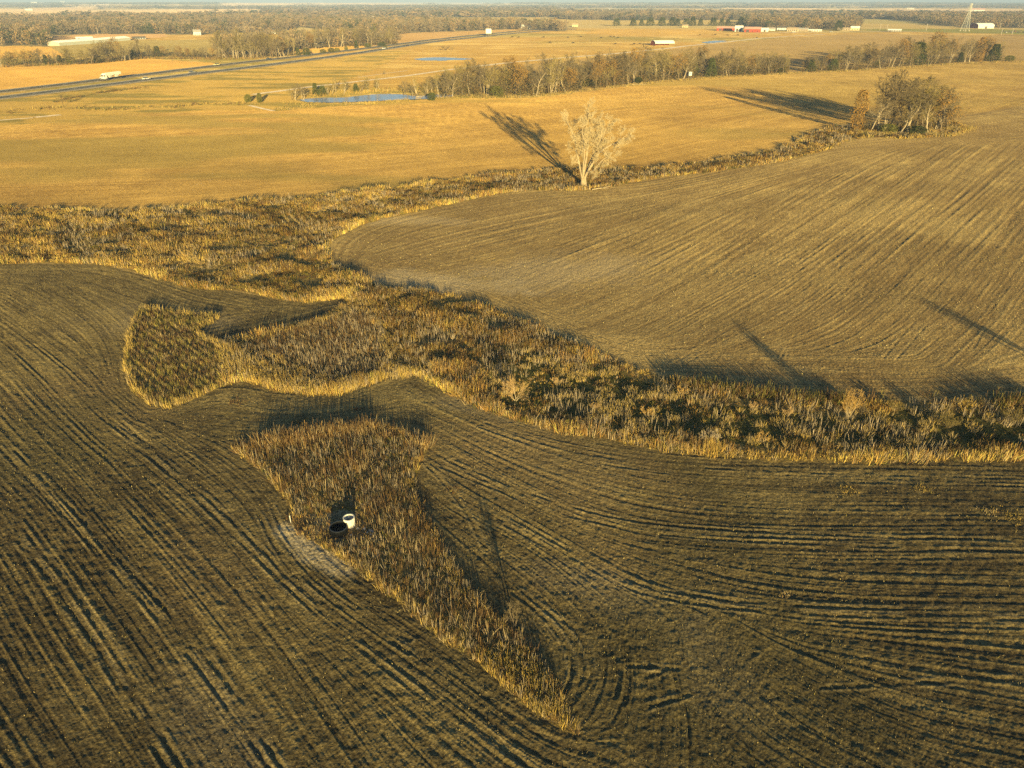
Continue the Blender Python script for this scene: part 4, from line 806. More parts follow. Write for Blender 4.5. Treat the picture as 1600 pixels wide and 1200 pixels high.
# ------------------------------------------------------------------ bushes in the grass strip
def bush(name, px, py, wpx, hp, nst, m1, m2, label, seed, cat='bush', pos=None, hw=None, spread=.5):
    p = at(px, py) if pos is None else pos; sc0 = scale_at(p); hgt_ = hw or hp / sc0 * 1.0; g = Grow(seed, (6, 5, 4), ang=(18, 45), up=.06, gn=.13, rmin=.010, ratio=(.45, .7), nseg=(5, 4, 3, 2), start=(.3, .2, .15, .1)); w_ = (wpx / sc0) / 2
    for k in range(nst):
        az = k * 2.4 + g.r.gauss(0, .3); ln = spread * w_ / hgt_ * math.sqrt((k + .7) / nst) * 1.5; g.branch(np.array([.08 * math.cos(az), .08 * math.sin(az), -.05]), nrm(np.array([ln * math.cos(az), ln * math.sin(az), 1.])), hgt_ * g.r.uniform(.75, 1.0), .035, 0)
    o = empty(name, (p[0], p[1], float(H(p[0], p[1])))); v, f = joint_tubes(g.segs, (0,)); mk('stems', v, [f], m1, o); v, f = joint_tubes(g.segs, (1, 2, 3, 4)); mk('crown', v, [f], m2, o); return tag(o, label, cat)
bush('bare_bush', 806, 626, 46, 36, 11, BARK, BUSHM, 'round pale bare bush among the green weeds left of centre in the grass strip', 701, spread=.75)
bush('bare_bush', 1322, 655, 46, 50, 9, HEROB, ORNG, 'upright orange-twigged bush casting a long shadow over the field at the right', 702, spread=.5)
bush('bare_bush', 1107, 690, 50, 22, 12, HEROB, BARK, 'low pale bush with fanned-out stems near the lower edge of the grass strip', 703, spread=.8)
bush('bare_bush', 1175, 640, 26, 13, 7, BARK, BUSHM, 'small pale bush among green weeds between the round and the upright bush', 704)
bush('bare_bush', 1395, 640, 40, 17, 9, BARKD, TWIGY, 'dark low bush on the upper edge of the grass strip right of the orange one', 705, spread=.7)
bush('bare_bush', 1480, 668, 60, 24, 14, BARKD, TWIGY, 'broad olive bush rising from the grass strip near the right edge', 706, spread=.7)
bush('bare_bush', 1580, 660, 60, 24, 14, BARKD, TWIGY, 'broad olive bush at the very right edge of the photo', 707, spread=.7)
bush('bare_bush', 1345, 645, 30, 15, 8, BARKD, TWIG, 'dark thin bush just right of the upright orange-twigged one', 708)
bush('bare_bush', 805, 978, 20, 46, 5, BARKD, TWIG, 'tall thin weed bush on the right side of the grass tongue with a long shadow', 709, spread=.4)
bush('bare_bush', 0, 0, 90, 0, 12, BARKD, TWIGY, 'tall bush standing in the grass strip past the right edge', 710, pos=np.array([71.3, 75.5, 0.]), hw=4.0)
for i, (x, y, w_, h_, lab) in enumerate([(1230,650,30,22,'pale tufted bush left of the upright orange one'),(1010,650,30,22,'tan bush in the green weeds above the pale stubble edge'),(930,640,26,18,'tan bush in the middle of the green weeds'),
    (1065,618,34,24,'rusty bush on the upper edge of the green weeds'),(870,600,26,18,'small rusty bush above and right of the round pale bush'),(1190,690,40,24,'tan bush on the lower edge right of the fanned-out one')]):
    bush('bare_bush', x, y, w_, h_ * .72, 8, BARK, ORNG if i % 2 else BUSHM, lab, 720 + i, spread=.7)

# ------------------------------------------------------------------ drain risers, stake, debris
CONC = mat('white_riser_plastic', (.74, .70, .60), .6, .22, 5, .4); BLK = mat('black_plastic', (.007, .008, .010), .6, .2, 3, .15); DIRT = mat('wet_dirt', (.05, .04, .03), .9, .3, 2)
p = at(546.5, 821); o = empty('white_drain_riser', (p[0], p[1], float(H(*p[:2])))); r = .50
MB().lathe([(r, -.25), (r, .86), (r + .02, .88), (r + .02, .93), (r - .075, .93), (r - .075, -.25)], 40).build('pipe_wall', CONC, o); MB().tube((0, 0, .0), (0, 0, .05), r - .08, n=32).build('silt_floor', DIRT, o)
mb = MB()
for k in range(3): z_ = .3 + .22 * k; mb.tube((-(r - .08), .1, z_), (r - .08, .1, z_), .012, n=6)
mb.tube((0.0, .05, .05), (.0, .1, .98), .02, n=6); mb.build('ladder_bars', mat('galvanised', (.5, .5, .5), .4, .1, 5, .5, .6), o)
tag(o, 'short white upright drain pipe beside the black one in the grass tongue', 'drain pipe')
p = at(530, 832); o = empty('black_drain_riser', (p[0], p[1], float(H(*p[:2])))); r = .76; prof = [(r, -.25)]
for k in range(7): z_ = -.1 + k * .105; prof += [(r, z_), (r + .035, z_ + .02), (r + .035, z_ + .06), (r, z_ + .08)]
prof += [(r, .66), (r - .05, .66), (r - .05, -.25)]
MB().lathe(prof, 48).build('pipe_wall', BLK, o); MB().tube((0, 0, 0), (0, 0, .04), r - .06, n=32).build('silt_floor', DIRT, o)
MB().lathe([(r - .045, .655), (r + .03, .655), (r + .03, .69), (r - .045, .69)], 48).build('rim', mat('glossy_black_rim', (.04, .045, .05), .35, .3, 4, .6), o)  # rim ring is paler and glossier than the pipe wall
tag(o, 'wide black corrugated drain pipe standing left of the white one', 'drain pipe')
p = at(454.7, 818); o = empty('marker_stake', (p[0], p[1], float(H(*p[:2])))); MB().box((0, 0, .42), (.06, .06, .92)).build('post', mat('stake_paint', (.62, .60, .52), .7, .1, 4), o); MB().box((0, -.001, .84), (.075, .075, .10)).build('cap', CONC, o)
tag(o, 'thin white marker stake at the left edge of the clearing by the drain pipes', 'stake')
def rocks(n, px, py, rad, size, m, seed, label, cat, grp, asp=.5):
    rg = random.Random(seed); c = at(px, py); mb0 = bpy.data.meshes
    for k in range(n):
        a_ = rg.uniform(0, 6.28); q = rad * math.sqrt(rg.random()); x, y = c[0] + q * math.cos(a_), c[1] + q * asp * math.sin(a_); s_ = size * rg.uniform(.5, 1.2); mb = MB(); L_ = []
        N1, N2 = 5, 7; vs = [(0, 0, -.35 * s_)]
        for i in range(1, N1):
            for j in range(N2):
                t1 = math.pi * i / N1; t2 = 6.283 * j / N2; rr_ = s_ * rg.uniform(.75, 1.05); vs.append((rr_ * math.sin(t1) * math.cos(t2), rr_ * .75 * math.sin(t1) * math.sin(t2), -.35 * s_ * math.cos(t1)))
        vs.append((0, 0, .35 * s_)); top = len(vs) - 1; fs = []
        for j in range(N2):
            fs.append((0, 1 + (j + 1) % N2, 1 + j)); fs.append((top, top - N2 + j, top - N2 + (j + 1) % N2))
            for i in range(N1 - 2): b0 = 1 + i * N2; fs.append((b0 + j, b0 + (j + 1) % N2, b0 + N2 + (j + 1) % N2, b0 + N2 + j))
        o = mb.add(vs, fs).build('rock', m); o.location = (x, y, float(H(x, y)) + .12 * s_); o.rotation_euler = (0, 0, rg.uniform(0, 6)); tag(o, label, cat, grp)
STONE = mat('pale_stone', (.62, .55, .45), .9, .2, 3)
rocks(14, 914, 294, 6.5, .42, STONE, 5, 'pale rock lying around the foot of the big bare tree', 'rock', 'rocks at the foot of the big tree', .35)
rocks(9, 566, 833, 1.1, .20, mat('grey_stone', (.38, .38, .37), .9, .2, 3), 6, 'grey stone at the foot of the drain pipes', 'rock', 'stones by the drain pipes', .7)
def log(px, py, L_, r, rz, m, label):
    p = at(px, py); g = Grow(int(px), (4, 3), ang=(30, 60), rmin=.02, up=0, gn=.08); g.branch(np.array([0, 0, .15]), np.array([1., 0, 0.02]), L_, r, 0); o = empty('fallen_branch', (p[0], p[1], float(H(*p[:2]))), rz)
    v, f = joint_tubes(g.segs, (0,)); mk('limb', v, [f], m, o); v, f = joint_tubes(g.segs, (1, 2, 3)); mk('twigs', v, [f], m, o); tag(o, label, 'branch')
log(925, 297, 5, .14, .1, HEROB, 'pale fallen branch in front of the big bare tree'); log(893, 295, 4, .11, 2.9, HEROB, 'pale fallen branch left of the foot of the big bare tree'); log(1244, 222, 8, .16, .9, HEROB, 'fallen pale trunk at the bend of the grass strip below the grove')
log(985, 133, 9, .2, .1, HEROB, 'pale fallen trunk in front of the long middle tree line')
log(650, 152, 7, .2, .5, HEROB, 'pale fallen trunk leaning over the right end of the pond')

# ------------------------------------------------------------------ highway traffic
TYRE = mat('tyre_rubber', (.03, .03, .03), .8, .1, 3); RIM = mat('wheel_metal', (.5, .5, .5), .35, .1, 3, .5, .7); GLASS = mat('dark_glass', (.03, .04, .05), .08, .05, 1, .6)
def paint(n, c): return mat(n, c, .35, .04, 1, .5)
def wheel(x, y, r, w_, par, rim=True):
    t_ = MB().tube((x, y - w_ / 2, r), (x, y + w_ / 2, r), r, n=16).build('wheel', TYRE, par)
    if rim: MB().tube((x, y - w_ / 2 - .02, r), (x, y + w_ / 2 + .02, r), r * .55, n=12).build('rim', RIM, t_)
def road_dir(pts, px):
    a = P2(pts); xs = [q[0] for q in pts]; i = max(0, min(len(xs) - 2, int(np.searchsorted(xs, px) - 1))); d = a[i + 1] - a[i]; return math.atan2(d[1], d[0])
def truck(px, py, rz, label):
    p = at(px, py); o = empty('grain_truck', (p[0], p[1], float(H(*p[:2])) + .32), rz); W = paint('white_paint', (.78, .77, .72)); Tn = mat('trailer_shell', (.74, .72, .62), .5, .08, .5, .4)
    mb = MB(); mb.box((8.0, 0, 2.1), (1.5, 2.3, 2.0), top=(.9, .92)); mb.box((9.4, 0, 1.45), (1.9, 1.5, 1.0), top=(.92, .85)); mb.box((6.7, 0, 2.35), (1.3, 2.35, 2.6), top=(.9, .92)); mb.box((8.6, .95, .9), (2.2, .35, .35)).box((8.6, -.95, .9), (2.2, .35, .35)); mb.build('cab', W, o)
    MB().box((8.72, 0, 2.55), (.12, 2.0, .75), top=(1, .9)).build('windshield', GLASS, o)
    for sy in (-1, 1): MB().box((8.1, sy * 1.12, 2.5), (.8, .04, .65)).build('side_window', GLASS, o); MB().tube((6.0, sy * 1.05, 1.0), (6.0, sy * 1.05, 4.1), .08, n=8).build('exhaust_stack', RIM, o); MB().tube((6.4, sy * 1.1, .85), (7.6, sy * 1.1, .85), .32, n=12).build('fuel_tank', RIM, o)
    MB().box((10.38, 0, 1.35), (.08, 1.2, .8)).build('grille', RIM, o); MB().box((.9, 0, .95), (17.5, .9, .22)).build('chassis', BLK, o)
    prof = [(-1.25, 3.5), (-1.25, 2.3), (-.45, 1.15), (.45, 1.15), (1.25, 2.3), (1.25, 3.5), (.9, 3.78), (0, 3.9), (-.9, 3.78)]
    for k, (xa, xb) in enumerate(((-6.6, -.9), (-.85, 5.4))):
        xm = (xa + xb) / 2; v = []; 
        for x_, lo in ((xa, 2.6), (xm - .6, 1.15), (xm + .6, 1.15), (xb, 2.6)): v += [(x_, -1.27, 3.6), (x_, -1.27, max(lo, 2.3)), (x_, -.5, lo), (x_, .5, lo), (x_, 1.27, max(lo, 2.3)), (x_, 1.27, 3.6)]
        fs = [(a * 6 + j, a * 6 + j + 1, a * 6 + j + 7, a * 6 + j + 6) for a in range(3) for j in range(5)] + [(0, 1, 2, 3, 4, 5), (23, 22, 21, 20, 19, 18)] + [(a * 6 + 5, a * 6, a * 6 + 6, a * 6 + 11) for a in range(3)]
        MB().add(v, fs).build('hopper', Tn, o)
    MB().add([(-6.6, -1.3, 3.603), (5.4, -1.3, 3.603), (5.4, 0, 3.95), (-6.6, 0, 3.95), (5.4, 1.3, 3.603), (-6.6, 1.3, 3.603)], [(0, 1, 2, 3), (3, 2, 4, 5), (0, 3, 5), (1, 4, 2)]).build('tarp', mat('tarp', (.70, .68, .60), .8, .1, .5), o)
    for x_ in (-6.2, -5.0, 5.6, 6.8, 9.5):
        for sy in (-1, 1): wheel(x_, sy * 1.05, .5, .45, o)
    tag(o, label, 'truck'); return o
def car(px, py, rz, col, label, lift=.32, kind='car', grp=None, detail=True):
    p = at(px, py); o = empty('pickup_truck' if kind == 'pickup' else 'parked_car' if grp else 'car', (p[0], p[1], float(H(*p[:2])) + lift), rz); m = paint('paint_' + label.split()[0], col); mb = MB()
    L_ = 5.6 if kind == 'pickup' else 4.7; h1 = .95 if kind == 'pickup' else .82
    mb.prism([(-L_/2, .38), (L_/2, .38), (L_/2 + .04, .62), (L_/2 - .15, h1 - .12), (L_/2 - 1.1, h1), (-L_/2 + .1, h1), (-L_/2 - .03, .6)], -.92, .92)
    a, b_ = (-.2, 1.5) if kind == 'pickup' else (-1.7, 1.1)
    mb.build('body', m, o); MB().box(((a + b_) / 2, 0, h1 + .28), (b_ - a, 1.66, .54), top=(.62, .84)).build('cabin_windows', GLASS, o); MB().box(((a + b_) / 2, 0, h1 + .575), ((b_ - a) * .64, 1.42, .05), top=(.9, .9)).build('roof', m, o)
    if kind == 'pickup': MB().box((-1.55, 0, h1 + .004), (2.1, 1.55, .03)).build('truck_bed', BLK, o)
    for x_ in (-L_ / 2 + .85, L_ / 2 - .9):
        for sy in (-1, 1): wheel(x_, sy * .84, .34, .22, o, detail)
    for sy in (-1, 1): MB().box((L_ / 2 + .0, sy * .68, .66), (.12, .36, .14)).build('headlight', CONC, o); MB().box((-L_ / 2 - .0, sy * .72, .68), (.10, .26, .16)).build('tail_light', paint('tail_red', (.4, .02, .02)), o)
    return tag(o, label, 'car' if kind == 'car' else 'pickup', grp)
rf, rn = lambda x: road_dir(RW_FAR, x), lambda x: road_dir(RW_NEAR, x)
truck(177, 124.6, rf(177) + math.pi, 'white semi truck with a pale grain trailer driving left on the far highway lanes')
car(339, 102.8, rf(339) + math.pi, (.72, .66, .35), 'pale yellow car on the far lanes right of the semi truck'); car(420, 93.8, rf(420) + math.pi, (.06, .08, .11), 'dark pickup on the far lanes beside the tall pale grove', kind='pickup')
car(229, 125.0, rn(229), (.75, .74, .70), 'white car on the near lanes just right of the semi truck'); car(600, 77.0, rn(600), (.76, .75, .72), 'silver-white pickup on the near lanes above the pasture', kind='pickup'); car(637, 72.4, rn(637), (.04, .05, .08), 'black car on the near lanes ahead of the white pickup')
car(300, 114.8, rn(300), (.30, .31, .32), 'grey car on the near lanes below the pale yellow one')
WOODM = mat('weathered_wood', (.34, .28, .20), .9, .2, 1)
p = at(763.5, 56.5); o = empty('billboard', (p[0], p[1], float(H(*p[:2]))), .15); MB().box((0, 0, 6.0), (7.2, .35, 5.6)).build('panel', mat('billboard_white', (.84, .84, .82), .6, .03, .3), o); MB().box((0, -.25, 3.12), (7.3, .5, .12)).build('catwalk', WOODM, o)
for x_ in (-2.4, 0, 2.4): MB().box((x_, .3, 3.3), (.28, .22, 6.8)).build('post', WOODM, o)
tag(o, 'blank white billboard standing beside the distant highway', 'billboard')
p = at(1077, 123.5); s_ = 1.0; o = empty('hunting_blind', (p[0], p[1], float(H(*p[:2]))), .2); MB().box((0, 0, 3.0), (1.9, 1.9, 2.0)).build('cabin', mat('blind_white', (.78, .77, .72), .7, .06, 1), o); MB().box((0, 0, 4.05), (2.2, 2.2, .1)).build('roof', mat('blind_roof', (.5, .5, .48), .7, .06, 1), o)
MB().box((-.2, -.96, 3.3), (.9, .03, .35)).build('window', GLASS, o); MB().box((.97, .2, 3.3), (.03, .9, .35)).build('window', GLASS, o)
for sx in (-1, 1):
    for sy in (-1, 1): MB().tube((sx * 1.05, sy * 1.05, -.1), (sx * .8, sy * .8, 2.0), .07, n=6).build('leg', WOODM, o)
mb = MB(); mb.tube((-.25, -1.7, 0), (-.25, -1.0, 2.0), .03, n=5).tube((.25, -1.7, 0), (.25, -1.0, 2.0), .03, n=5)
for k in range(5): mb.tube((-.25, -1.6 + .13 * k, .3 + .37 * k), (.25, -1.6 + .13 * k, .3 + .37 * k), .025, n=5)
mb.build('ladder', WOODM, o); tag(o, 'white box blind on stilts in front of the long middle tree line', 'hunting blind')

# ------------------------------------------------------------------ farm buildings and houses
def rough(name, c): return mat(name, c, .7, .10, .4)
ROOFS = {'white': rough('white_metal_roof', (.80, .79, .74)), 'grey': rough('grey_shingles', (.34, .32, .29)), 'brown': rough('brown_shingles', (.22, .16, .11)), 'red': rough('red_metal_roof', (.42, .10, .06)), 'pink': rough('faded_red_roof', (.55, .33, .26)), 'dark': rough('dark_shingles', (.10, .095, .09)), 'tan': rough('tan_shingles', (.42, .33, .22))}
WALLS = {'white': rough('white_siding', (.80, .78, .72)), 'red': rough('red_siding', (.45, .09, .045)), 'tan': rough('tan_siding', (.55, .44, .30)), 'yellow': rough('cream_siding', (.72, .62, .36)), 'grey': rough('grey_siding', (.42, .42, .40)), 'brick': rough('brick', (.36, .17, .10))}
def house(name, x0, x1, yt, yb, wall, roof, label, rz=0.0, dw=.6, cat='house', chim=False, doors=1, wins=3, bigdoor=False, pitch_=.28, grp=None):
    p = at((x0 + x1) / 2, yb); S_ = scale_at(p); L_ = (x1 - x0) / S_; h = (yb - yt) / S_ * math.cos(PITCH); W = max(L_ * dw, 4); u = nrm(np.array([p[0], p[1], 0])); p = p + u * W / 2
    eave = h * .62; ridge = max(h, eave + .5); o = empty(name, (p[0], p[1], float(H(*p[:2])) - .1), rz - math.atan2(p[0], p[1]) * 1.0)
    l, w_ = L_ / 2, W / 2
    MB().prism([(-w_, 0), (w_, 0), (w_, eave), (0, ridge - .08), (-w_, eave)], -l, l).build('wall', WALLS[wall], o).rotation_euler = (0, 0, math.pi / 2)
    t_ = (ridge - eave) / w_; e = .35; MB().prism([(-w_ - e, eave - t_ * e), (0, ridge), (w_ + e, eave - t_ * e), (w_ + e, eave - t_ * e + .18), (0, ridge + .2), (-w_ - e, eave - t_ * e + .18)], -l - e, l + e).build('roof', ROOFS[roof], o).rotation_euler = (0, 0, math.pi / 2)
    n_ = wins + doors; q = [(-l + (k + .7) * (2 * l) / (n_ + .4)) for k in range(n_)]
    for k, x_ in enumerate(q):
        if k < doors:
            dw_, dh = (min(4, L_ / 4), eave * .8) if bigdoor else (1.0, 2.1); MB().box((x_, -w_ - .02, dh / 2), (dw_, .06, dh)).build('door', mat('dark_door', (.12, .10, .09), .7, .1, 1), o)
        else: MB().box((x_, -w_ - .02, min(1.6, eave * .55)), (1.3, .06, 1.1)).build('window', GLASS, o)
    if chim: MB().box((l * .4, 0, ridge + .3), (.8, .8, 1.6)).build('chimney', WALLS['brick'], o)
    return tag(o, label, cat, grp)
def arch(name, x0, x1, yt, yb, wall, roof, label, rz, dep, openside=False, cat='barn'):
    p = at((x0 + x1) / 2, yb); S_ = scale_at(p); L_ = (x1 - x0) / S_ ; h = (yb - yt) / S_ * math.cos(PITCH); o = empty(name, (p[0], p[1] + dep / 2, float(H(*p[:2])) - .1), rz); w_ = dep / 2; l = L_ / 2
    pr = [(w_ * math.cos(t_), h * (.45 + .55 * math.sin(t_))) for t_ in np.linspace(0, math.pi, 11)]; out = [(a, b_) for a, b_ in pr] + [(a * .97, b_ - .15) for a, b_ in pr[::-1]]
    MB().prism(out, -l, l).build('roof', ROOFS[roof], o).rotation_euler = (0, 0, math.pi / 2)
    en = [(-w_ * .96, 0)] + [(w_ * .96, 0)] + [(a * .96, b_ - .2) for a, b_ in pr]
    MB().prism(en, l - .4, l - .2).build('end_wall', WALLS[wall], o).rotation_euler = (0, 0, math.pi / 2)
    MB().box((0, w_ * .95, h * .23), (2 * l - .6, .15, h * .46)).build('back_wall', WALLS[wall], o)
    if not openside: MB().box((0, -w_ * .95, h * .23), (2 * l - .6, .15, h * .46)).build('front_wall', WALLS['white'], o); MB().box((0, -w_ * .95 - .1, h * .2), (3.5, .08, h * .4)).build('door', mat('dark_door', (.12, .10, .09), .7, .1, 1), o)
    else:
        for k in range(5): MB().box((-l + .3 + k * (2 * l - .6) / 4, -w_ * .93, h * .23), (.25, .25, h * .46)).build('post', WOODM, o)
    return tag(o, label, cat)
arch('open_barn', 1020, 1053, 63, 71.5, 'red', 'white', 'open-sided shed with red end wall and curved white roof on the cattle pasture', .25, 13, True)
arch('arched_barn', 1526, 1553, 36, 44.5, 'red', 'white', 'red barn with a rounded white roof behind the pylon at the right', .1, 22)
arch('arched_shed', 710, 720, 34, 40, 'white', 'white', 'small white arched shed in front of the woods left of centre', .1, 9, cat='shed')
house('long_barn', 1120, 1148, 41.5, 48, 'red', 'pink', 'long low red barn at the left end of the farmyard', cat='barn', bigdoor=True, wins=2)
house('machine_shed', 1148, 1160, 40, 49.5, 'white', 'white', 'tall white shed with dark doors between the two red barns', cat='shed', bigdoor=True, doors=2, wins=0)
house('red_barn', 1163, 1188, 42, 50.5, 'red', 'pink', 'wide red barn with a faded pink roof right of the white shed', cat='barn', bigdoor=True, wins=2)
house('white_shed', 1189, 1200, 43.5, 49.5, 'white', 'white', 'small white shed right of the wide red barn', cat='shed', bigdoor=True, wins=0)
for a in [('house',1201,1211,43,48,'white','grey','white house with a grey roof, leftmost in the hamlet row'),('house',1214,1228,41,47,'white','dark','white house with a dark roof, second in the hamlet row'),('house',1230,1246,43,49,'tan','tan','tan house, third in the hamlet row'),
          ('house',1247,1262,43.5,49,'tan','grey','tan house with a grey roof, fourth in the hamlet row'),('long_shed',1263,1283,46,49,'white','white','long low white shed at the right end of the hamlet row'),('house',1309,1328,43,47.5,'tan','tan','low tan-roofed house beside the round dark evergreen'),
          ('house',1329,1342,41,47.5,'yellow','white','cream house at the right of the tan-roofed one'),('low_shed',1388,1407,45.5,49.5,'grey','white','low pale shed alone at the edge of the brown field'),('house',811,822,38.5,44.5,'white','white','white house under trees beside the far end of the highway'),
          ('house',823,832,40,45,'white','grey','white house with a grey roof beside the white-roofed one'),('house',894,903,36.5,42,'yellow','tan','cream house between the highway and the cattle pasture'),('house',414,431,47.5,53,'white','brown','white farmhouse with a brown roof behind the tall pale grove'),
          ('house',577,585,25,31.5,'white','white','white farmhouse deep in the woods above the far grove'),('house',303,314,46,55,'white','grey','tall white farmhouse in the woods behind the hedgerow'),('low_shed',208,227,57,61.5,'grey','dark','low dark-roofed shed right of the long white barn'),
          ('house',1066,1075,38.5,43,'yellow','tan','cream shed among the windbreak evergreens'),('farm_shed',1519,1537,12,18,'white','pink','large pale barn far off right of the pylon top'),('farm_shed',690,706,9.5,13,'white','white','long white building on the hazy plain'),
          ('farm_shed',727,734,10.2,13.2,'white','white','small white building right of the long one on the hazy plain'),('farm_shed',951,964,12.5,16,'white','grey','pale building on the plain above the windbreak'),('house',40,50,12.5,15.5,'white','white','white farm building far off at the upper left'),
          ('farm_shed',1418,1428,11.5,14.5,'white','tan','pale building far off above the right-hand tree line'),('house',95,101,3.2,5.4,'white','white','tiny white building on the horizon at the left'),('farm_shed',50,58,5,8,'white','white','tiny pale shed near the horizon at the far left'),
          ('house',1578,1590,17,22,'tan','tan','tan house in the trees at the far right'),('house',1555,1566,18,22,'white','grey','white house in the trees left of the tan one at the far right')]:
    house(a[0], *a[1:5], a[5], a[6], a[7], cat='house' if a[0] == 'house' else 'shed', chim=a[0] == 'house' and a[4] - a[3] > 4.9, wins=4 if a[2] - a[1] > 14 else 2, bigdoor=a[0] != 'house', dw=.6 if a[2] - a[1] < 15 else .4)
# long poultry barn seen end-on at the upper left
pa_ = at(84, 71.5)[:2]; pb_ = at(196, 62.8)[:2]; dv = pb_ - pa_; L_ = math.hypot(*dv); c_ = (pa_ + pb_) / 2; zb = max(float(H(*(pa_ + dv * k_))) for k_ in np.linspace(0, 1, 9)); o = empty('poultry_barn', (c_[0], c_[1], zb), math.atan2(dv[1], dv[0]))
MB().prism([(-7, -5), (7, -5), (7, 2.6), (0, 4.2), (-7, 2.6)], -L_ / 2, L_ / 2).build('wall', rough('pale_green_siding', (.50, .52, .44)), o).rotation_euler = (0, 0, math.pi / 2)
MB().prism([(-7.4, 2.7), (0, 4.35), (7.4, 2.7), (7.4, 2.85), (0, 4.55), (-7.4, 2.85)], -L_ / 2 - .4, L_ / 2 + .4).build('roof', ROOFS['white'], o).rotation_euler = (0, 0, math.pi / 2)
tag(o, 'very long low barn with a white roof beyond the hedgerow at the upper left', 'barn')
house('white_shed', 121, 144, 57.5, 63, 'white', 'white', 'white shed rising behind the very long barn', cat='shed', bigdoor=True, wins=0, dw=.35)

# poles and pylon
def top_z(p, pyt): V_ = CY - pyt; c, s_ = math.cos(PITCH), math.sin(PITCH); return p[1] * (V_ * c - F * s_) / (F * c + V_ * s_) + CAMH
PALEW = mat('pole_wood', (.55, .48, .38), .9, .1, 1)
for i, (x, yb, yt, lab) in enumerate([(48,59.5,48,'pale utility pole above the small evergreen clump at the upper left'),(153.5,54,43,'pale utility pole behind the long white barn'),(1374.5,47.5,37,'utility pole left of its twin above the right-hand tree line'),(1385.5,47.5,38,'utility pole right of its twin above the right-hand tree line'),
      (1447,48,37,'utility pole standing left of the pylon'),(1562,45,36,'dark lamp pole right of the arched red barn'),(1564,55,44,'pale pole in front of the parked cars, the left one of two'),(1581,54,43,'pale pole in front of the parked cars, the right one of two')]):
    p = at(x, yb); h = top_z(p, yt) - p[2]; o = empty('utility_pole', (p[0], p[1], p[2])); MB().tube((0, 0, -.3), (0, 0, h), .30, .20, 8).build('pole', PALEW, o); MB().box((0, 0, h - .9), (2.6, .14, .16)).build('crossarm', PALEW, o)
    MB().tube((-1.1, 0, h - .82), (-1.1, 0, h - .5), .08, n=6).build('insulator', RIM, o); MB().tube((1.1, 0, h - .82), (1.1, 0, h - .5), .08, n=6).build('insulator', RIM, o); tag(o, lab, 'utility pole')
p = at(1507, 48.5); h = top_z(p, 3.0) - p[2]; o = empty('transmission_tower', (p[0], p[1], p[2]), .5); ST = mat('galvanised_steel', (.50, .50, .46), .5, .1, 1, .5, .2); bw = h * .105
wdt = lambda z: bw * (1 - .88 * min(z / (h * .72), 1)) + .25
for sx in (-1, 1):
    for sy in (-1, 1):
        mb = MB(); zs = np.linspace(0, h * .95, 10)
        for za, zb_ in zip(zs[:-1], zs[1:]): mb.tube((sx * wdt(za), sy * wdt(za), za), (sx * wdt(zb_), sy * wdt(zb_), zb_), .20, n=4)
        mb.build('leg', ST, o)
mb = MB(); zs = [0]; 
while zs[-1] < h * .9: zs.append(zs[-1] + max(1.6 * wdt(zs[-1]), 1.8))
for za, zb_ in zip(zs[:-1], zs[1:]):
    a, b_ = wdt(za), wdt(zb_)
    for (u0, v0), (u1, v1) in (((-1, -1), (1, -1)), ((1, -1), (1, 1)), ((1, 1), (-1, 1)), ((-1, 1), (-1, -1))):
        mb.tube((u0 * a, v0 * a, za), (u1 * b_, v1 * b_, zb_), .10, n=3); mb.tube((u1 * a, v1 * a, za), (u0 * b_, v0 * b_, zb_), .10, n=3); mb.tube((u0 * b_, v0 * b_, zb_), (u1 * b_, v1 * b_, zb_), .10, n=3)
mb.build('lattice', ST, o)
for zc in (.70, .82, .93):
    mb = MB(); q = 5.5 if zc < .9 else 4
    for sx in (-1, 1): mb.tube((0, -.4, h * zc), (sx * q, 0, h * zc), .12, n=4).tube((0, .4, h * zc), (sx * q, 0, h * zc), .12, n=4).tube((0, 0, h * zc + 1.4), (sx * q, 0, h * zc), .10, n=4).tube((sx * q, 0, h * zc), (sx * q, 0, h * zc - 1.6), .10, n=5)
    mb.build('crossarm', ST, o)
for sx in (-1, 1):
    for sy in (-1, 1): MB().box((sx * wdt(0), sy * wdt(0), .3), (1.2, 1.2, 1.2)).build('footing', STONE, o)
tag(o, 'tall lattice steel pylon beyond the far field at the upper right', 'pylon')
# parked cars at the upper right
rp = random.Random(3); ci = [('black',(.02,.02,.025)),('white',(.75,.75,.73)),('dark grey',(.08,.085,.09)),('silver',(.5,.5,.5)),('red',(.35,.03,.02)),('navy',(.03,.04,.09)),('tan',(.42,.34,.22)),('black',(.02,.02,.025)),('white',(.75,.75,.73))]
for k, (cn_, cc) in enumerate(ci): car(1567 + 4.6 * k, 49.6 + (k % 2) * 1.6, 1.3 + rp.uniform(-.1, .1), cc, f'{cn_} car, {ordinal(k + 1)} from left in the car park below the right-hand woods', .05, 'car', 'cars in the car park at the upper right', False)
car(1240, 50.6, .1, (.75,.74,.7), 'white pickup on the lane in front of the tan hamlet houses', .12, 'pickup'); car(1298, 50.4, .05, (.5,.5,.5), 'silver car on the lane right of the hamlet row', .12)

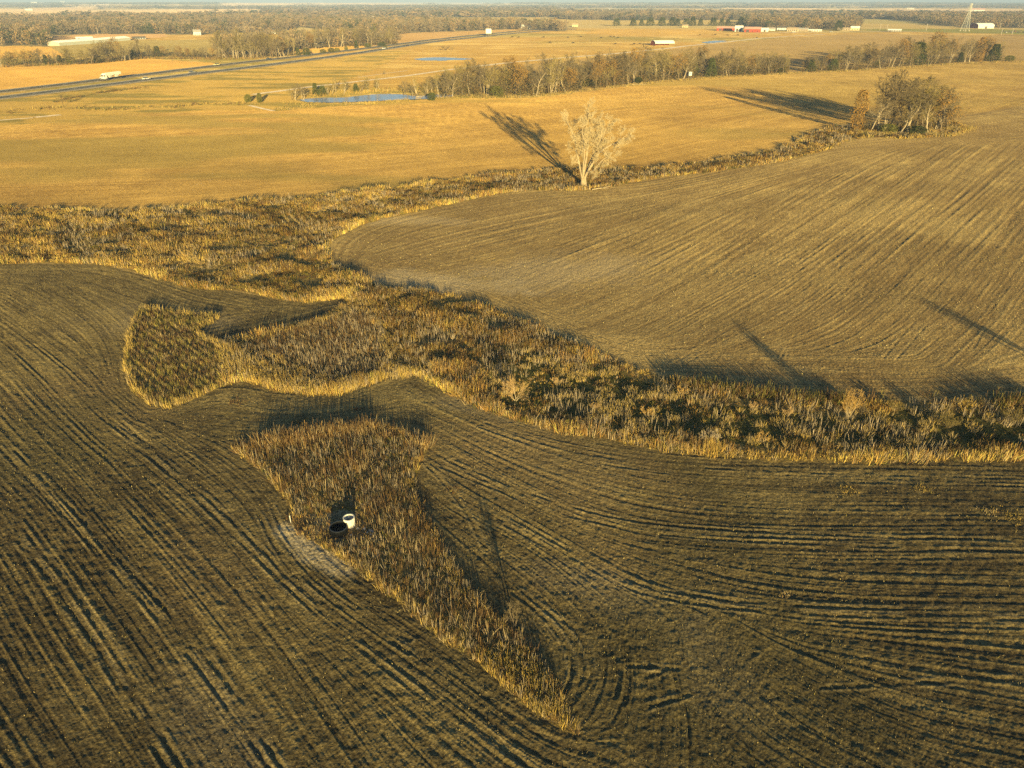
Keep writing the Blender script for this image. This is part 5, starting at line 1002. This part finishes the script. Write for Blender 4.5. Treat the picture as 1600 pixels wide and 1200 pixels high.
# ------------------------------------------------------------------ cattle
COWM = mat('black_hide', (.022, .018, .016), .7, .2, 3, .2, rnd=.3)
def make_cow():
    me = bpy.data.meshes.new('cow'); bmv = [(0,0,1.02),(.55,0,1.0),(.95,0,1.06),(1.3,0,1.22),(1.62,0,1.18),(1.9,0,.98),(-.5,0,.98),(-.92,0,1.08),(-1.02,0,.6)]; rad = [.40,.38,.34,.2,.17,.10,.40,.3,.04]
    ed = [(0,1),(1,2),(2,3),(3,4),(4,5),(0,6),(6,7),(7,8)]
    for sy in (-1, 1):
        for base, x in ((2, .80), (7, -.85)):
            k = len(bmv); bmv += [(x, sy * .24, .72), (x + (.03 if x > 0 else -.10), sy * .24, .40), (x, sy * .24, .03)]; rad += [.16, .085, .07]; ed += [(base, k), (k, k + 1), (k + 1, k + 2)]
        k = len(bmv); bmv += [(1.52, sy * .26, 1.30)]; rad += [.05]; ed += [(4, k)]
    me.from_pydata(bmv, ed, []); o = bpy.data.objects.new('cow', me); COL.objects.link(o); m1 = o.modifiers.new('s', 'SKIN'); m1.use_smooth_shade = True; m2 = o.modifiers.new('u', 'SUBSURF'); m2.levels = 1; m2.render_levels = 1
    for i, r in enumerate(rad): me.skin_vertices[0].data[i].radius = (r, r)
    me.skin_vertices[0].data[0].use_root = True
    dg = bpy.context.evaluated_depsgraph_get(); nm = bpy.data.meshes.new_from_object(o.evaluated_get(dg)); bpy.data.objects.remove(o); nm.materials.append(COWM); c = bpy.data.objects.new('cow', nm); COL.objects.link(c); return c
cow = make_cow(); rc = random.Random(8)
cw = [(800,58.6,'at the left edge of the herd'),(810,59,'second from left in the herd'),(849,59,'just right of the small bare tree shadow'),(888,59.6,'alone near the middle of the herd'),(908,58.3,'right of the lone middle cow'),(896,67.4,'lying left of the small bare tree'),
      (939,60,'right of the small bare tree'),(954,58.2,'left one of the close pair'),(958.5,58.5,'right one of the close pair'),(965,59.8,'just right of the close pair'),(961,69.4,'below the close pair'),(990,70,'midway to the curved-roof shed'),(999,69.5,'nearest to the curved-roof shed'),
      (1093,55.3,'right of the curved-roof shed toward the farmyard'),(1117,55,'below the farmyard, the dark one by the fence'),(1137,56,'below the long red barn'),(1153,55.8,'below the white shed'),(860,67.5,'lowest in the left part of the herd'),(1182,60,'farthest right of the herd')]
for i, (x, y, d_) in enumerate(cw):
    c = cow if i == 0 else cow.copy()
    if i: COL.objects.link(c)
    p = at(x, y); c.location = (p[0], p[1], p[2] - (.35 if 'lying' in d_ else 0)); c.rotation_euler = (0, 0, rc.choice([0, math.pi]) + rc.uniform(-.5, .5)); s_ = rc.uniform(1.0, 1.2); c.scale = (s_, s_, s_); tag(c, f'black cow grazing on the pasture, {d_}' if 'lying' not in d_ else f'black cow on the pasture, {d_}', 'cow', 'cattle on the far pasture')

# ------------------------------------------------------------------ evening air
me = bpy.data.meshes.new('haze'); mb = MB(); mb.box((0, 0, 60), (33000, 33000, 240)); hz = mb.build('haze', None); tag(hz, kind='stuff')
hm = bpy.data.materials.new('haze'); hm.use_nodes = True; t = hm.node_tree; t.nodes.clear(); ou = t.nodes.new('ShaderNodeOutputMaterial'); pv = t.nodes.new('ShaderNodeVolumePrincipled')
pv.inputs['Color'].default_value = (.44, .62, 1.0, 1); pv.inputs['Density'].default_value = 1.3e-4; pv.inputs['Anisotropy'].default_value = -0.2; t.links.new(pv.outputs[0], ou.inputs['Volume']); hz.data.materials.append(hm)
# prototypes that no row used are not part of the place
for k_, lst in PROTO.items():
    for o in lst:
        if o.name not in USED:
            for ch in list(o.children): bpy.data.objects.remove(ch)
            bpy.data.objects.remove(o)
